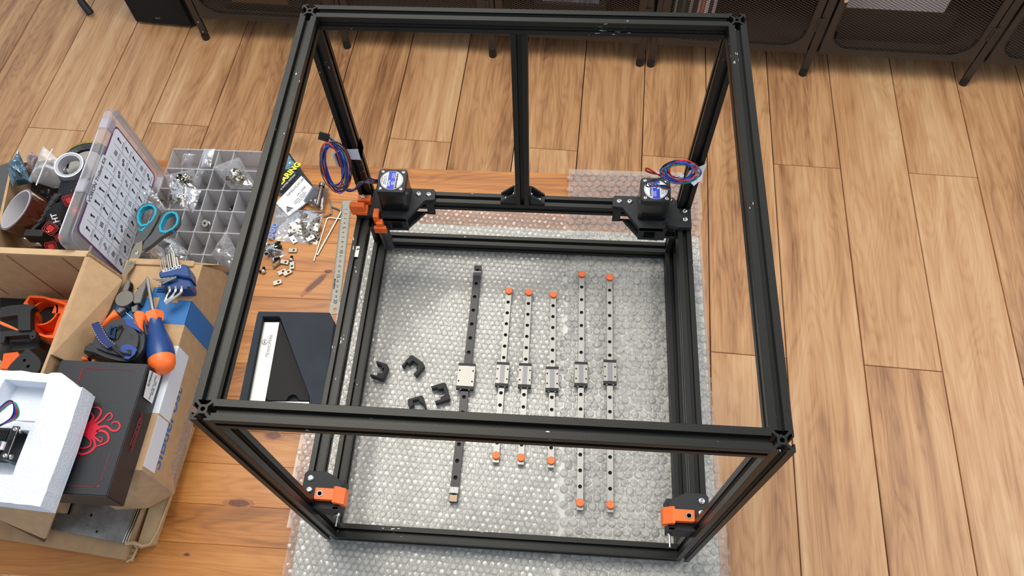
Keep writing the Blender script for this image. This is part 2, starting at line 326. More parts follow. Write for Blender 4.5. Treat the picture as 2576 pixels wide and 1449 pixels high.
# ================================================================ bubble wrap
def inside(p, P):
    c = False
    for i in range(len(P)):
        a, b = P[i], P[i - 1]
        if (a[1] > p[1]) != (b[1] > p[1]) and p[0] < (b[0] - a[0]) * (p[1] - a[1]) / (b[1] - a[1]) + a[0]: c = not c
    return c
under = MB(); under.prism([(-.296, -.322), (.298, -.322), (.298, .20), (.296, .286), (.2232, .2875), (.0692, .2888), (-.0714, .2898), (-.279, .291), (-.30, -.14)], TZ + .0002, -.0058)
tag(put('foam_sheet', under, mat('grey_white_foam', (230, 227, 214), .7, 0, bump=.4, bscale=90, var=.06, vscale=14)), 'greyish white packing sheet lying beneath the bubble wrap', 'packing sheet')
def wrap(name, P, pitch, r, z0, h, seed, ang, label, crush):
    rr = random.Random(seed); b = bmesh.new(); xs = [p[0] for p in P]; ys = [p[1] for p in P]
    root = thing(name, label, 'bubble wrap', (sum(xs) / len(xs), sum(ys) / len(ys), z0))
    # base film, slightly wavy
    nx, ny = 60, 70; G = {}
    for i in range(nx + 1):
        for j in range(ny + 1):
            p = (min(xs) + (max(xs) - min(xs)) * i / nx, min(ys) + (max(ys) - min(ys)) * j / ny)
            G[i, j] = b.verts.new((p[0], p[1], z0 + .0006 * rr.random()))
    for i in range(nx):
        for j in range(ny):
            q = [G[i, j], G[i + 1, j], G[i + 1, j + 1], G[i, j + 1]]
            if inside(((q[0].co.x + q[2].co.x) / 2, (q[0].co.y + q[2].co.y) / 2), P): b.faces.new(q)
    for v in [v for v in b.verts if not v.link_faces]: b.verts.remove(v)
    M_ = MB(); M_.b.free(); M_.b = b; put('backing_film', M_, m_wrap, root, smooth=180)
    vs = []; fs = []; n = 10; ca, sa = cos(ang), sin(ang); L = max(max(xs) - min(xs), max(ys) - min(ys)); cx, cy = sum(xs) / len(xs), sum(ys) / len(ys)
    row = 0; y = -L
    while y < L:
        x = -L + (pitch / 2 if row % 2 else 0)
        while x < L:
            px_, py_ = cx + x * ca - y * sa, cy + x * sa + y * ca
            if inside((px_, py_), P) and inside((px_ + .003, py_), P) and inside((px_ - .003, py_), P):
                k = len(vs); q = rr.random(); hh = h * (1 - crush * q); tx, ty = rr.uniform(-.16, .16) * (1 + 2 * crush), rr.uniform(-.16, .16) * (1 + 2 * crush)
                ox, oy = rr.uniform(-.04, .04) * pitch, rr.uniform(-.04, .04) * pitch; r_ = r * rr.uniform(.94, 1.04)
                for a, c in ((1, .0), (.975, .6), (.89, .88), (.6, .98)):
                    for i in range(n):
                        t = 2 * pi * i / n; jx = 1 + crush * rr.uniform(-.12, .12); X, Y = r_ * a * cos(t) * jx, r_ * a * sin(t) * jx
                        vs.append((px_ + ox + X, py_ + oy + Y, z0 + .0005 + hh * c * (1 + crush * rr.uniform(-.3, .1)) + c * (tx * X + ty * Y)))
                vs.append((px_ + ox, py_ + oy, z0 + .0005 + hh * rr.uniform(.96 - crush * .4, 1.0)))
                for s_ in (0, 1, 2):
                    for i in range(n): fs.append((k + s_ * n + i, k + s_ * n + (i + 1) % n, k + (s_ + 1) * n + (i + 1) % n, k + (s_ + 1) * n + i))
                for i in range(n): fs.append((k + 3 * n + i, k + 3 * n + (i + 1) % n, k + 4 * n))
            x += pitch
        y += pitch * .866; row += 1
    me = bpy.data.meshes.new('bubbles'); me.from_pydata(vs, [], fs); me.polygons.foreach_set('use_smooth', [True] * len(me.polygons))
    put('bubbles', me, m_wrapc if crush > .5 else m_wrapb, root, kind='stuff')
wrap('bubble_wrap', [(-.304, -.325), (-.314, -.22), (-.322, -.14), (-.30, .1), (-.284, .3255), (.074, .324), (.074, -.325)], .0098, .0046, -.0052, .0040, 3, R(-3), 'small-bubbled sheet of clear bubble wrap under the left part of frame', .25)
wrap('bubble_wrap', [(.0705, .4195), (.19, .4215), (.309, .4205), (.303, .32), (.3005, .2), (.3025, .0), (.304, -.1), (.312, -.27), (.314, -.325), (.0745, -.325), (.073, -.2), (.0675, .19)], .0135, .0064, -.0052, .0041, 4, R(2), 'large-bubbled crinkled bubble wrap under right part of frame and rails', .75)
# ================================================================ aluminium frame
PF = []
for k in range(4):
    c_, s_ = round(cos(k * pi / 2)), round(sin(k * pi / 2))
    for X, Y in ((3.1, -10), (9.6, -10), (10, -9.6), (10, -3.1)) if False else ((-9.6, 10), (-3.1, 10), (-3.1, 8.3), (-5.6, 8.3), (-5.6, 7.4), (-2.6, 4.1), (2.6, 4.1), (5.6, 7.4), (5.6, 8.3), (3.1, 8.3), (3.1, 10), (9.6, 10)):
        PF.append(((X * c_ + Y * s_) / 1000, (-X * s_ + Y * c_) / 1000))
def bar_mesh(L):
    k = MB(); k.prism(PF, 0, L, [circ(0, 0, .0021, 14)]); me = k.mesh('extrusion_bar', None); me.materials.append(m_frame); return me
nt_ = None
def frame_material():
    m = mat('frame_black', (42, 42, 39), .40, .6, bump=.1, bscale=900); n = m.node_tree.nodes; l = m.node_tree.links; b = n['Principled BSDF']
    tc = n.new('ShaderNodeTexCoord'); oi = n.new('ShaderNodeObjectInfo')           # sparse bare-metal nicks and scratches
    ad = n.new('ShaderNodeVectorMath'); ad.operation = 'ADD'; l.new(tc.outputs['Object'], ad.inputs[0]); l.new(oi.outputs['Random'], ad.inputs[1])
    mp = n.new('ShaderNodeMapping'); mp.inputs['Scale'].default_value = (420, 420, 130); mp.inputs['Rotation'].default_value = (.5, .4, .3); l.new(ad.outputs[0], mp.inputs[0])
    t = n.new('ShaderNodeTexNoise'); t.inputs['Scale'].default_value = 1; t.inputs['Detail'].default_value = 1; l.new(mp.outputs[0], t.inputs[0])
    t2 = n.new('ShaderNodeTexNoise'); t2.inputs['Scale'].default_value = 14; l.new(ad.outputs[0], t2.inputs[0])
    mm = n.new('ShaderNodeMath'); mm.operation = 'MULTIPLY'; l.new(t.outputs[0], mm.inputs[0]); l.new(t2.outputs[0], mm.inputs[1])
    r = n.new('ShaderNodeValToRGB'); r.color_ramp.elements[0].position = .468; r.color_ramp.elements[0].color = (*lin((42, 42, 39)), 1); r.color_ramp.elements[1].position = .48; r.color_ramp.elements[1].color = (.5, .5, .48, 1)
    l.new(mm.outputs[0], r.inputs[0]); l.new(r.outputs[0], b.inputs['Base Color']); return m
m_frame = frame_material()
FR = thing('printer_frame', 'tall open cube frame of black slotted aluminium bars with corner motors', 'machine frame', (0, 0, 0))
bm_ = {L: bar_mesh(L) for L in (.5, .47, .34)}
def bar(L, loc, rot):
    o = bpy.data.objects.new('extrusion_bar', bm_[L]); link(o); o.location = loc; o.rotation_euler = rot; o.parent = FR; return o
h = .245
for sx in (-1, 1):
    for sy in (-1, 1): bar(.5, (sx * h, sy * h, 0), (0, 0, 0))
for zz in (.01, .49):
    for sy in (-1, 1): bar(.47, (-.235, sy * h, zz), (0, pi / 2, 0))
    for sx in (-1, 1): bar(.47, (sx * h, .235, zz), (pi / 2, 0, 0))
bar(.47, (-.235, h, .13), (0, pi / 2, 0))
for sx in (-1, 1): bar(.47, (sx * h, .235, .13), (pi / 2, 0, 0))
bar(.34, (-.001, h, .14), (0, 0, 0))
# button screw
def screw_mb(r=.0044, hh=.0026, head='button'):
    k = MB(); b = k
    if head == 'button': k.lathe([(r, 0), (r, hh * .25), (r * .93, hh * .6), (r * .75, hh * .88), (r * .5, hh), (r * .42, hh), (r * .42, hh * .35)], 20)
    else: k.lathe([(r, 0), (r, hh * .92), (r * .93, hh), (r * .56, hh), (r * .56, hh * .4)], 20)
    return k
scr_me = screw_mb().mesh('screw', 30); scr_me.materials.append(m_chrome)
scr_s = screw_mb(.0029, .0016).mesh('screw', 30); scr_s.materials.append(m_chrome)
def screw(loc, parent, rot=(0, 0, 0), me=None, s=1):
    o = bpy.data.objects.new('screw', me or scr_me); link(o); o.location = loc; o.rotation_euler = rot; o.scale = (s, s, s); o.parent = parent; o.matrix_parent_inverse = wm(parent).inverted(); return o
# blind joint screw heads glinting in the post slots
for sx in (-1, 1):
    for sy in (-1, 1): screw((sx * (h - .0045) if False else sx * h, sy * h - .0052, .489), FR, (pi / 2, 0, 0), None, .6)
# ---- rear corner drive mounts with motors
def mount(s):
    k = MB(); mir = Matrix.Diagonal((s, 1, 1, 1))
    P = [(.137, .2345), (.137, .2495), (.1405, .254), (.229, .254), (.2345, .248), (.2345, .2345), (.2545, .2345), (.2545, .200), (.2335, .200), (.2175, .205), (.2125, .196), (.177, .196), (.152, .2325)]
    k.prism(P, .1402, .1475, M=mir)
    lo = [(.139, .2345), (.155, .2345), (.178, .205), (.179, .2075 - .006), (.2085, .2005), (.217, .205), (.2345, .205), (.2345, .2345)]
    k.prism(lo, .108, .114, M=mir)
    k.prism([(.177, .196), (.2125, .196), (.2125, .199), (.177, .199)], .138, .1475, M=mir)
    for a, b in (((.178, .200), (.186, .206)), ((.203, .200), (.2185, .207))): k.box(((a[0] + b[0]) / 2, (a[1] + b[1]) / 2, .126), (b[0] - a[0], b[1] - a[1], .0325), mir)
    k.box((.145, .2335, .125), (.012, .003, .03), mir)
    k.box((.225, .223, .127), (.018, .020, .03), mir)
    k.box((.137 + .0145, .2335, .1385), (.029, .002, .006), mir)
    mt = put('drive_mount', k, m_print, FR, smooth=None)
    for X, Y in ((.147, .2435), (.163, .2435)): screw((s * X, Y, .1475), mt)
    if s > 0:
        for X, Y in ((.245, .230), (.245, .2145)): screw((X, Y, .1475), mt)
        screw((.225, .249, .1475), mt, me=scr_s)
    # voron style slot marks
    k = MB()
    for i in range(3): k.box((0, 0, 0), (.0011, .0065, .0008), Matrix.Translation((s * .2165 + (i - 1) * .0026 * 1, .2075 - .0015, .1477)) @ Matrix.Rotation(R(-35), 4, 'Z'))
    put('slot_mark', k, m_dark, mt, smooth=None)
    # motor
    cx, cy, z0, z1 = s * .1955, .2315, .148, .1965; q = .0211
    def oct_(r, c): return [(r, -r + c), (r, r - c), (r - c, r), (-r + c, r), (-r, r - c), (-r, -r + c), (-r + c, -r), (r - c, -r)]
    T = Matrix.Translation((cx, cy, 0))
    mo = put('stepper_motor', MB().prism(oct_(q, .0042), z0 + .009, z1 - .010, M=T), m_motor, FR, smooth=None)
    put('end_cap', MB().prism(rrect(-q - .0003, -q - .0003, q + .0003, q + .0003, .0042, 2), z1 - .010, z1, M=T, bev=.0006), m_rubber, mo, smooth=None)
    put('flange', MB().prism(oct_(q + .0002, .0028), z0, z0 + .009, M=T), m_motor, mo, smooth=None)
    for a in (-1, 1):
        e = MB(); e.box((0, 0, 0), (.0078, .0012, .0016), T @ Matrix.Translation((a * .0182, -.0182, z0 + .0094)) @ Matrix.Rotation(a * R(45), 4, 'Z'), .0003)
        put('bright_edge', e, m_chrome, mo, label='bright bare metal edge at the corners')
    put('motor_label', MB().cyl((cx, cy, z1 + .0002), .0172, .0004, 40), m_white, mo, smooth=30)
    put('label_ring', MB().lathe([(.0163, z1 + .0004), (.0163, z1 + .0006), (.0159, z1 + .0006), (.0159, z1 + .0004)], 48, T, closed=True), m_ink, mo)
    sd = 1 if s < 0 else -1
    bx = []
    for t in range(9): a = math.asin((-.0058 + .0107 * t / 8) / .0168); bx.append((-.0058 + .0107 * t / 8, .0168 * cos(a)))
    band = [(X * sd, Y * sd) for X, Y in bx] + [(X * sd, -Y * sd) for X, Y in bx[::-1]]
    put('blue_band', MB().prism(band, z1 + .0004, z1 + .0007, M=T), m_blue, mo, smooth=None)
    # writing reads downwards on the left motor and upwards on the right one
    rd = (0, -sd, 0)
    def tx(b, u, vv, sz, m=m_white, **kw): text(b, sz, frame_m((cx + sd * u, cy + sd * vv, z1 + .00085), rd, (0, 0, 1)), m, mo, **kw)
    tx('STEPPERONLINE', .0072, -.001, .0037, m_ink, bold=.0001); tx('STEPPER\nMOTOR', .0016, .008, .0026); tx('CE', .0020, -.0055, .0052, bold=.00012); tx('RoHS', -.0035, -.0058, .0046, bold=.00012)
    tx('P/N: 17HE19-2004S', -.0086, 0, .0022, m_inkg); tx('S/N: 2204140058', -.0113, 0, .0022, m_inkg); tx('Made in China', -.0140, 0, .0017, m_ink)
    for a in (-1, 1):
        for b in (-1, 1): screw((cx + a * .0155, cy + b * .0155, z1), mo, me=scr_s, s=1.05)
    return mo
mount(-1); mount(1)
# ---- L brackets on either side of the middle post
for s in (-1, 1):
    k = MB(); c0 = -.001
    prof = [(.010, .1402), (.034, .1402), (.034, .1445), (.0145, .164), (.010, .164)]
    T = Matrix(((s, 0, 0, c0), (0, 0, 1, 0), (0, 1, 0, 0), (0, 0, 0, 1)))
    k.prism(prof, .2355, .2385, M=T); k.prism(prof, .2515, .2545, M=T)
    k.box((c0 + s * .022, .245, .1417), (.024, .019, .003)); k.box((c0 + s * .0117, .245, .152), (.003, .019, .024))
    br = put('corner_bracket', k, m_print, FR, smooth=None)
    screw((c0 + s * .025, .245, .1432), br, me=scr_me, s=.75); screw((c0 + s * .0132, .245, .155), br, (0, s * pi / 2, 0), scr_me, .75)
# ---- front belt tensioners with orange sliders
for s in (-1, 1):
    mir = Matrix.Diagonal((s, 1, 1, 1)); k = MB()
    P = [(.2555, -.228), (.2555, -.203), (.252, -.199), (.229, -.1985), (.221, -.202), (.211, -.207), (.205, -.213), (.2045, -.2195), (.214, -.2205), (.214, -.238), (.2045, -.241), (.2045, -.246), (.242, -.247), (.243, -.232)]
    k.prism(P, .1402, .1505, M=mir, bev=.0008); k.box((.223, -.240, .133), (.036, .012, .034), mir, .0008); k.box((.214, -.212, .133), (.02, .010, .03), mir)
    k.box((.2085, -.2445, .1455), (.009, .005, .010), mir, .001)
    tn = put('tensioner_body', k, m_print, FR, smooth=None)
    k = MB(); sec = [(.2355, .152), (.2355, .1615), (.2085, .1635), (.1985, .157), (.1965, .140), (.2045, .140), (.2065, .1505)]
    Tq = Matrix(((s, 0, 0, 0), (0, 0, 1, 0), (0, 1, 0, 0), (0, 0, 0, 1)))
    k.prism([(.2355, .1508), (.2355, .1595), (.2345, .1605), (.2115, .1605), (.2115, .1508)], -.2365, -.2225, M=Tq)
    k.prism([(.2117, .1508), (.2117, .1605), (.2085, .1612), (.1985, .153), (.1975, .139), (.2035, .139), (.2055, .1508)], -.2395, -.2195, M=Tq)
    sl = put('tensioner_slider', k, m_orange, FR, smooth=None)
    nut = MB(); nut.prism(circ(s * .2285, -.2297, .0044, 6, pi / 6), .1605, .1612, [circ(s * .2285, -.2297, .0026, 14)]); nut.cyl((s * .2285, -.2297, .1595), .0026, .002, 14)
    put('hex_nut', nut, m_steel, sl, smooth=None)
    for X, Y in ((.2465, -.2085), (.2455, -.2235)): screw((s * X, Y, .1505), tn)
    put('tension_screw', MB().cyl((s * .2085, -.246, .134), .0014, .034, 10, axis='y').cyl((s * .2085, -.2485, .134), .003, .003, 14, axis='y').cyl((s * .2085, -.239, .146), .0012, .012, 8, axis='y'), m_chrome, tn)
# ---- orange end stop block, orange lever and ribbed sleeve at the left rear
k = MB(); k.prism([(-.2535, .1475), (-.2335, .1475), (-.2335, .1585), (-.2535, .1585)], .2195, .2315, M=Matrix(((1, 0, 0, 0), (0, 0, 1, 0), (0, 1, 0, 0), (0, 0, 0, 1))), bev=.001)
k.box((-.2445, .2075, .151), (.016, .016, .007), bev=.0012)
k.prism(rrect(-.2615, .1465, -.2385, .170, .003), -.2085, -.2005, M=Matrix(((1, 0, 0, 0), (0, 0, -1, 0), (0, 1, 0, 0), (0, 0, 0, 1))), bev=.0008)
ob = put('end_stop_block', k, m_orange, FR, smooth=None); screw((-.2455, .2275, .1585), ob)
k = MB(); k.box((-.2235, .203, .141), (.0085, .016, .022), bev=.0012); k.box((-.2185, .1945, .1325), (.010, .010, .018), bev=.001); k.box((-.2185, .1895, .126), (.019, .006, .014), bev=.001)
put('orange_lever', k, m_orange, FR, smooth=None)
k = MB(); a = Vector((-.2155, .1935, .120)); b = Vector((-.2195, .2075, .045)); pts = []; rr_ = []
for i in range(29):
    t = i / 28; pts.append(a.lerp(b, t)); rr_.append((.0088 - .0012 * t) * (1 if (i % 4 < 3 or i < 6) else .88) * (.75 if i == 28 else 1))
k.tube(pts, rr_, 16); put('ribbed_sleeve', k, mat('ribbed_black', (34, 38, 46), .5), FR, smooth=30, label='ribbed black rubber sleeve below the orange lever')
# small spring nut in the left upper bar
k = MB(); k.prism([(-.2485, .131), (-.2405, .131), (-.2405, .150), (-.2485, .150)], .1365, .1382, [circ(-.2445, .144, .0022, 12)]); k.box((-.2445, .1405, .1355), (.0078, .018, .001))
put('spring_nut', k, m_nick, FR, smooth=None)
# ---- motor cable coils taped to the rear posts
def coil(cu, cv, ru, rv, tilt, yy, n, seed, depth=.03, squash=.25):
    rr = random.Random(seed); bundle = []
    for ci in range(4):
        k = MB()
        for t in range(n):
            pts = []; a0 = rr.uniform(-.15, .15); su, sv = ru * rr.uniform(.66, 1.1), rv * rr.uniform(.8, 1.05); du, dv = rr.uniform(-7, 7), rr.uniform(-6, 6); pin = rr.uniform(.0, .18); dy = rr.uniform(-1, 1) * depth / 2
            for i in range(33):
                th = 2 * pi * i / 32; q = 1 - pin * max(0, sin(th + 1)) ** 2; X = su * cos(th + a0) * q; Y = sv * sin(th + a0) * q
                uu = cu + du + X * cos(tilt) - Y * sin(tilt); vv = cv + dv + X * sin(tilt) + Y * cos(tilt)
                pts.append(py(uu, vv, yy + dy + squash * depth * sin(th * 2 + t)))
            k.tube(pts, .00085, 6, cap=False)
        bundle.append(k)
    return bundle
cl = put('cable_coil', MB().tube([(-.262, .226, .235), (-.262, .226, .262)], .004, 10), m_cable[0], FR)
for ci, k in enumerate(coil(843, 420, 35, 62, R(-14), .222, 4, 5)):
    E_ = [(-.24, .2225, .17)]
    s0 = spline([py(855, 470, .222), py(880 + 3 * ci, 482 - 2 * ci, .222), py(905, 470 - 4 * ci, .222), py(925, 448 + 4 * ci, .222), py(941, 452 + 3 * ci, .23), (-.2155, .2385 - ci * .002, .187)], 6)
    k.tube(s0, .0009, 6); s1 = spline([py(858, 372, .222), py(846, 362 - ci, .222), py(834 - ci, 352 - ci * 2, .222), py(826 + ci, 346 + ci * 2 - 3, .222)], 5); k.tube(s1, .0008, 6)
    put('wire', k, m_cable[ci], cl, smooth=60)
k = MB(); pa = py(815, 344, .222); k.box((0, 0, 0), (.0145, .0042, .0105), Matrix.Translation(pa) @ Matrix.Rotation(R(22), 4, 'Y') @ Matrix.Rotation(R(-30), 4, 'X')); put('connector', k, m_rubber, cl, smooth=None)
cr = put('cable_coil', MB().tube([(.2245, .222, .232), (.2245, .222, .244)], .0035, 10), m_white, FR)
for ci, k in enumerate(coil(1714, 433, 50, 27, R(2), .222, 4, 9)):
    s0 = spline([(.2166, .2385 - ci * .002, .187), py(1686, 474 + ci, .225), py(1668, 466 + 3 * ci, .222), py(1630 + 8 * ci, 470 - 2 * ci, .215), py(1628 + 5 * ci, 460, .215), py(1652, 450 + 2 * ci, .222), py(1672, 446, .222)], 6); k.tube(s0, .0009, 6)
    if ci in (0, 2): k.tube(spline([py(1662, 440, .222), py(1640, 436 - ci, .222), py(1625, 430 - ci, .222), py(1628, 424 - ci, .222), py(1650, 436, .222), py(1662, 444, .222)], 5), .0009, 6)
    put('wire', k, m_cable[ci], cr, smooth=60)
m_tapew = mat('white_tape', (236, 239, 246), .4)
k = MB(); z0 = .252
for a, b in (((-.2563, .2338), (-.2337, .2338)), ((-.2337, .2338), (-.2337, .256))): k.hexa([(a[0], a[1], .240), (b[0], b[1], .240), (b[0], b[1] + .0005, .240), (a[0], a[1] + .0005, .240), (a[0], a[1], .262), (b[0], b[1], .264), (b[0], b[1] + .0005, .264), (a[0], a[1] + .0005, .262)])
k.hexa([(-.2563, .2338, .240), (-.268, .222, .236), (-.268, .2225, .236), (-.2563, .2343, .240), (-.2563, .2338, .262), (-.269, .223, .266), (-.269, .2235, .266), (-.2563, .2343, .262)])
put('white_tape', k, m_tapew, FR, smooth=None)
k = MB(); k.hexa([(.232, .2235, .236), (.2565, .2338, .235), (.2565, .2343, .235), (.232, .224, .236), (.2335, .2235, .253), (.258, .2338, .257), (.258, .2343, .257), (.2335, .224, .253)])
k.hexa([(.232, .2235, .236), (.244, .216, .229), (.244, .2165, .229), (.232, .224, .236), (.256, .2338, .235), (.2555, .226, .233), (.2555, .2265, .233), (.256, .2343, .235)])
put('white_tape', k, m_tapew, FR, smooth=None)
# ================================================================ linear rails
def rail(a, b, wd, nh, label, body, cy, black=False, z0=-.0008):
    a, b = Vector((*a, 0)), Vector((*b, 0)); L = (b - a).length; d = (b - a).normalized(); rz = math.atan2(d.y, d.x) - pi / 2
    g = 'linear rails laid on the bubble wrap'
    t = thing('linear_rail', label, 'linear rail', ((a.x + b.x) / 2, (a.y + b.y) / 2, z0), rz, g)
    hw = wd / 2; hz = wd * .62; k = MB(); sp = (L - .02) / (nh - 1); ys = [-L / 2 + .01 + sp * i for i in range(nh)]
    k.prism([(-hw, -L / 2), (hw, -L / 2), (hw, L / 2), (-hw, L / 2)], 0, hz - .0030)
    k.prism([(-hw, -L / 2), (hw, -L / 2), (hw, L / 2), (-hw, L / 2)], hz - .0030, hz, [circ(0, y, .0029 if wd < .01 else .0031, 16) for y in ys])
    put('rail_bar', k, body, t, smooth=None, loc=(0, 0, 0))
    k = MB()
    for y in ys: k.lathe([(.0017, hz - .0029), (.0027, hz - .0029), (.0027, hz - .0026), (.0017, hz - .0026)], 12, Matrix.Translation((0, y, 0)), closed=True)
    for y in ys: k.cyl((0, y, hz - .0029), .0016, .0003, 10)
    put('bolt_hole', k, m_dark, t, smooth=None, loc=(0, 0, 0), kind='stuff')
    # carriage
    cw, cl_, ch = (.020, .0315, .010) if wd < .01 else (.027, .034, .013)
    top = ch; hx = cw / 2
    cg = put('carriage', MB().box((0, cy, top - .0032), (cw, cl_, .0064), bev=.0004), m_steel2, t, smooth=None, loc=(0, 0, 0))
    put('centre_strip', MB().box((0, cy, top), (cw * .36, cl_ - .0005, .0007)), mat('grey_steel', (128, 128, 132), .5, 1) if not black else m_steel2, cg, smooth=None, loc=(0, 0, 0))
    k = MB()
    for sx in (-1, 1):
        for sy in (-1, 1): k.cyl((sx * cw * .385, cy + sy * cl_ * .26, top + .0001), .0013, .0003, 12)
    put('threaded_hole', k, m_dark, cg, smooth=None, kind='stuff', loc=(0, 0, 0))
    for sy in (-1, 1):
        e = put('end_cap', MB().box((0, cy + sy * (cl_ / 2 + .0023), top - .0036), (cw, .0046, .0066), bev=.0003), m_rubber, cg, smooth=None, loc=(0, 0, 0))
    for sx in (-1, 1):
        o = bpy.data.objects.new('screw', scr_s); link(o); o.scale = (.55,) * 3; o.location = (sx * cw * .24, cy - cl_ / 2 - .0046, top - .0026); o.rotation_euler = (pi / 2, 0, 0); o.parent = cg
    if black:
        for sy in (-1, 1): put('clear_stop', MB().box((0, sy * (L / 2 - .0165), hz * .5 + .001), (wd + .002, .010, hz + .002), bev=.0006).lathe([(.0022, hz + .002), (.0034, hz + .002), (.0034, hz + .0028), (.0022, hz + .0028)], 16, Matrix.Translation((0, sy * (L / 2 - .0165), 0)), closed=True), m_clear, t, smooth=None, loc=(0, 0, 0), label='clear plastic stop near the rail end')
        put('bare_end', MB().box((0, -L / 2 + .005, hz + .0001), (wd - .001, .0095, .0003)), mat('bronze_sheen', (120, 105, 88), .35, 1), t, smooth=None, loc=(0, 0, 0))
    else:
        for sy in (-1, 1): put('stop_plug', MB().lathe([(.0058, hz), (.0058, hz + .003), (.0052, hz + .0036)], 24, Matrix.Translation((0, sy * (L / 2 - .010), 0))), m_orange, t, loc=(0, 0, 0), label='round orange stop plug')
    return t
m_railblk = mat('black_rail', (30, 30, 31), .3, .5)
rail((-.0785, -.193), (-.0755, .203), .012, 16, 'black linear rail, leftmost of the six on the bubble wrap', m_railblk, -.005, True)
rail((-.0215, -.1315), (-.0205, .1665), .009, 15, 'short steel rail with orange plugs, next to the black rail', m_steel, -.010)
rail((.0155, -.1325), (.0125, .1655), .009, 15, 'short steel rail, middle one of the three short rails', m_steel, -.009)
rail((.0600, -.1345), (.0525, .1635), .009, 15, 'short steel rail at the small bubble wrap edge, rightmost short one', m_steel, -.0105)
rail((.1035, -.1935), (.0985, .2045), .009, 17, 'long steel rail with orange plugs, left one of the two long rails', m_steel, .009)
rail((.1465, -.194), (.1445, .2005), .009, 17, 'long steel rail with orange plugs, rightmost rail of all', m_steel, .017)
# ================================================================ printed corner clips
def clip(pix, zt, hgt, label):
    P = [px(u / 8.522 + 920, v / 8.522 + 880, zt) for u, v in pix]
    k = MB(); k.prism([(p.x, p.y) for p in P], zt - hgt, zt, bev=.0006)
    tag(put('corner_clip', k, m_print, smooth=None), label, 'plastic clip', 'black printed corner clips on the bubble wrap')
clip([(225, 232), (330, 262), (450, 303), (478, 345), (400, 560), (372, 605), (330, 618), (95, 545), (98, 512), (238, 548), (262, 490), (345, 505), (395, 395), (330, 375), (340, 322), (228, 290)], .013, .0135, 'black printed corner clip nearest the left bar, showing a pale side')
clip([(965, 112), (1005, 112), (1235, 275), (1258, 330), (1245, 360), (1085, 560), (1028, 515), (1100, 425), (1078, 385), (1118, 315), (1012, 225), (925, 300), (880, 265), (800, 375), (768, 335), (940, 130)], .009, .010, 'black printed corner clip farthest back, open side towards the front')
clip([(1398, 780), (1660, 700), (1705, 705), (1730, 740), (1805, 1010), (1795, 1060), (1500, 1150), (1482, 1095), (1602, 1058), (1608, 1000), (1695, 968), (1660, 820), (1560, 850), (1528, 805), (1415, 838)], .009, .010, 'black printed corner clip nearest the black rail')
clip([(900, 1070), (925, 1050), (1185, 975), (1215, 985), (1240, 1020), (1305, 1250), (1285, 1275), (1225, 1150), (1150, 1110), (1130, 1055), (1010, 1085), (1030, 1180), (965, 1215), (940, 1265), (905, 1180)], .009, .010, 'black printed corner clip partly hidden by front top bar')
# ================================================================ ruler
def seg(a, b, t): return (a[0] + (b[0] - a[0]) * t, a[1] + (b[1] - a[1]) * t)
ra, rb = Vector((-.3245, .3365, TZ)), Vector((-.3085, .1075, TZ)); rd_ = (rb - ra).normalized(); rw = Vector((rd_.y, -rd_.x, 0)); rw = -rw if rw.x < 0 else rw
ru = thing('steel_ruler', 'narrow steel ruler beside the left edge of frame', 'ruler', ra, 0)
RM = Matrix(((rd_.x, rw.x, 0, ra.x), (rd_.y, rw.y, 0, ra.y), (0, 0, 1, TZ + .0001), (0, 0, 0, 1)))
L_ = (rb - ra).length; k = MB(); k.prism([(0, -.0085), (L_, -.0085), (L_, .0085), (0, .0085)], 0, .0008, [circ(L_ - .008, .001, .0032, 16)], M=RM); put('ruler_blade', k, mat('ruler_steel', (142, 140, 130), .5, .6), ru, smooth=None)
k = MB(); cm = .00985
for i in range(0, 201):
    ln = .0036 if i % 10 == 0 else (.0028 if i % 5 == 0 else .0016)
    for sy in (-1, 1): k.box((.0095 + cm * i / 10, sy * (.0085 - ln / 2), .00095), (.00022, ln, .0001), RM)
put('graduation', k, m_ink, ru, smooth=None, kind='stuff')
for i in range(1, 21):
    big = i % 5 == 0; q = ra + rd_ * (.0095 + cm * i - .0004) + Vector((0, 0, .0012)) + rw * -.0002
    text(str(i), .0085 if big else .0055, frame_m(q, -rw if False else rw * 1, (0, 0, 1)) @ Matrix.Rotation(R(-90), 4, 'Z'), m_ink, ru)
text('BRAUBERG', .0040, frame_m(ra + rd_ * .172 + Vector((0, 0, .0012)) - rw * .0052, rd_, (0, 0, 1)), m_ink, ru, bold=.0001)
# ================================================================ try square in its foam case
fc = thing('foam_case', 'dark foam tray holding a try square, left of frame', 'foam case', (-.36, .02, TZ))
o4 = [(-.4265, .0935), (-.312, .0955), (-.2925, .083), (-.2745, -.105), (-.410, -.118), (-.4225, -.075)]
rec = [(-.4135, .0885 - .003), (-.3905, .0870), (-.3795, .072), (-.3085, -.048), (-.3075, -.062), (-.3075, -.085), (-.4035, -.092), (-.412, -.03)]
blade = [px(u / 5.796 + 600, v / 5.796 + 770, .008) for u, v in ((370, 232), (597, 232), (388, 1385), (140, 1385))]
rec = [px(u / 5.796 + 600, v / 5.796 + 770, .017) for u, v in ((350, 148), (590, 148), (612, 175), (745, 540), (1040, 1325), (1030, 1600), (100, 1600), (120, 1385), (345, 200))]
out = [px(u / 5.796 + 600, v / 5.796 + 770, .017) for u, v in ((292, 78), (1330, 96), (1392, 215), (1200, 1640), (-45, 1640), (20, 1330), (272, 130))]
k = MB(); k.prism([(p.x, p.y) for p in out], TZ + .0001, .0015); k.prism([(p.x, p.y) for p in out], .0015, .017, [[(p.x, p.y) for p in rec]]); put('foam_block', k, m_foamd, fc, smooth=None)
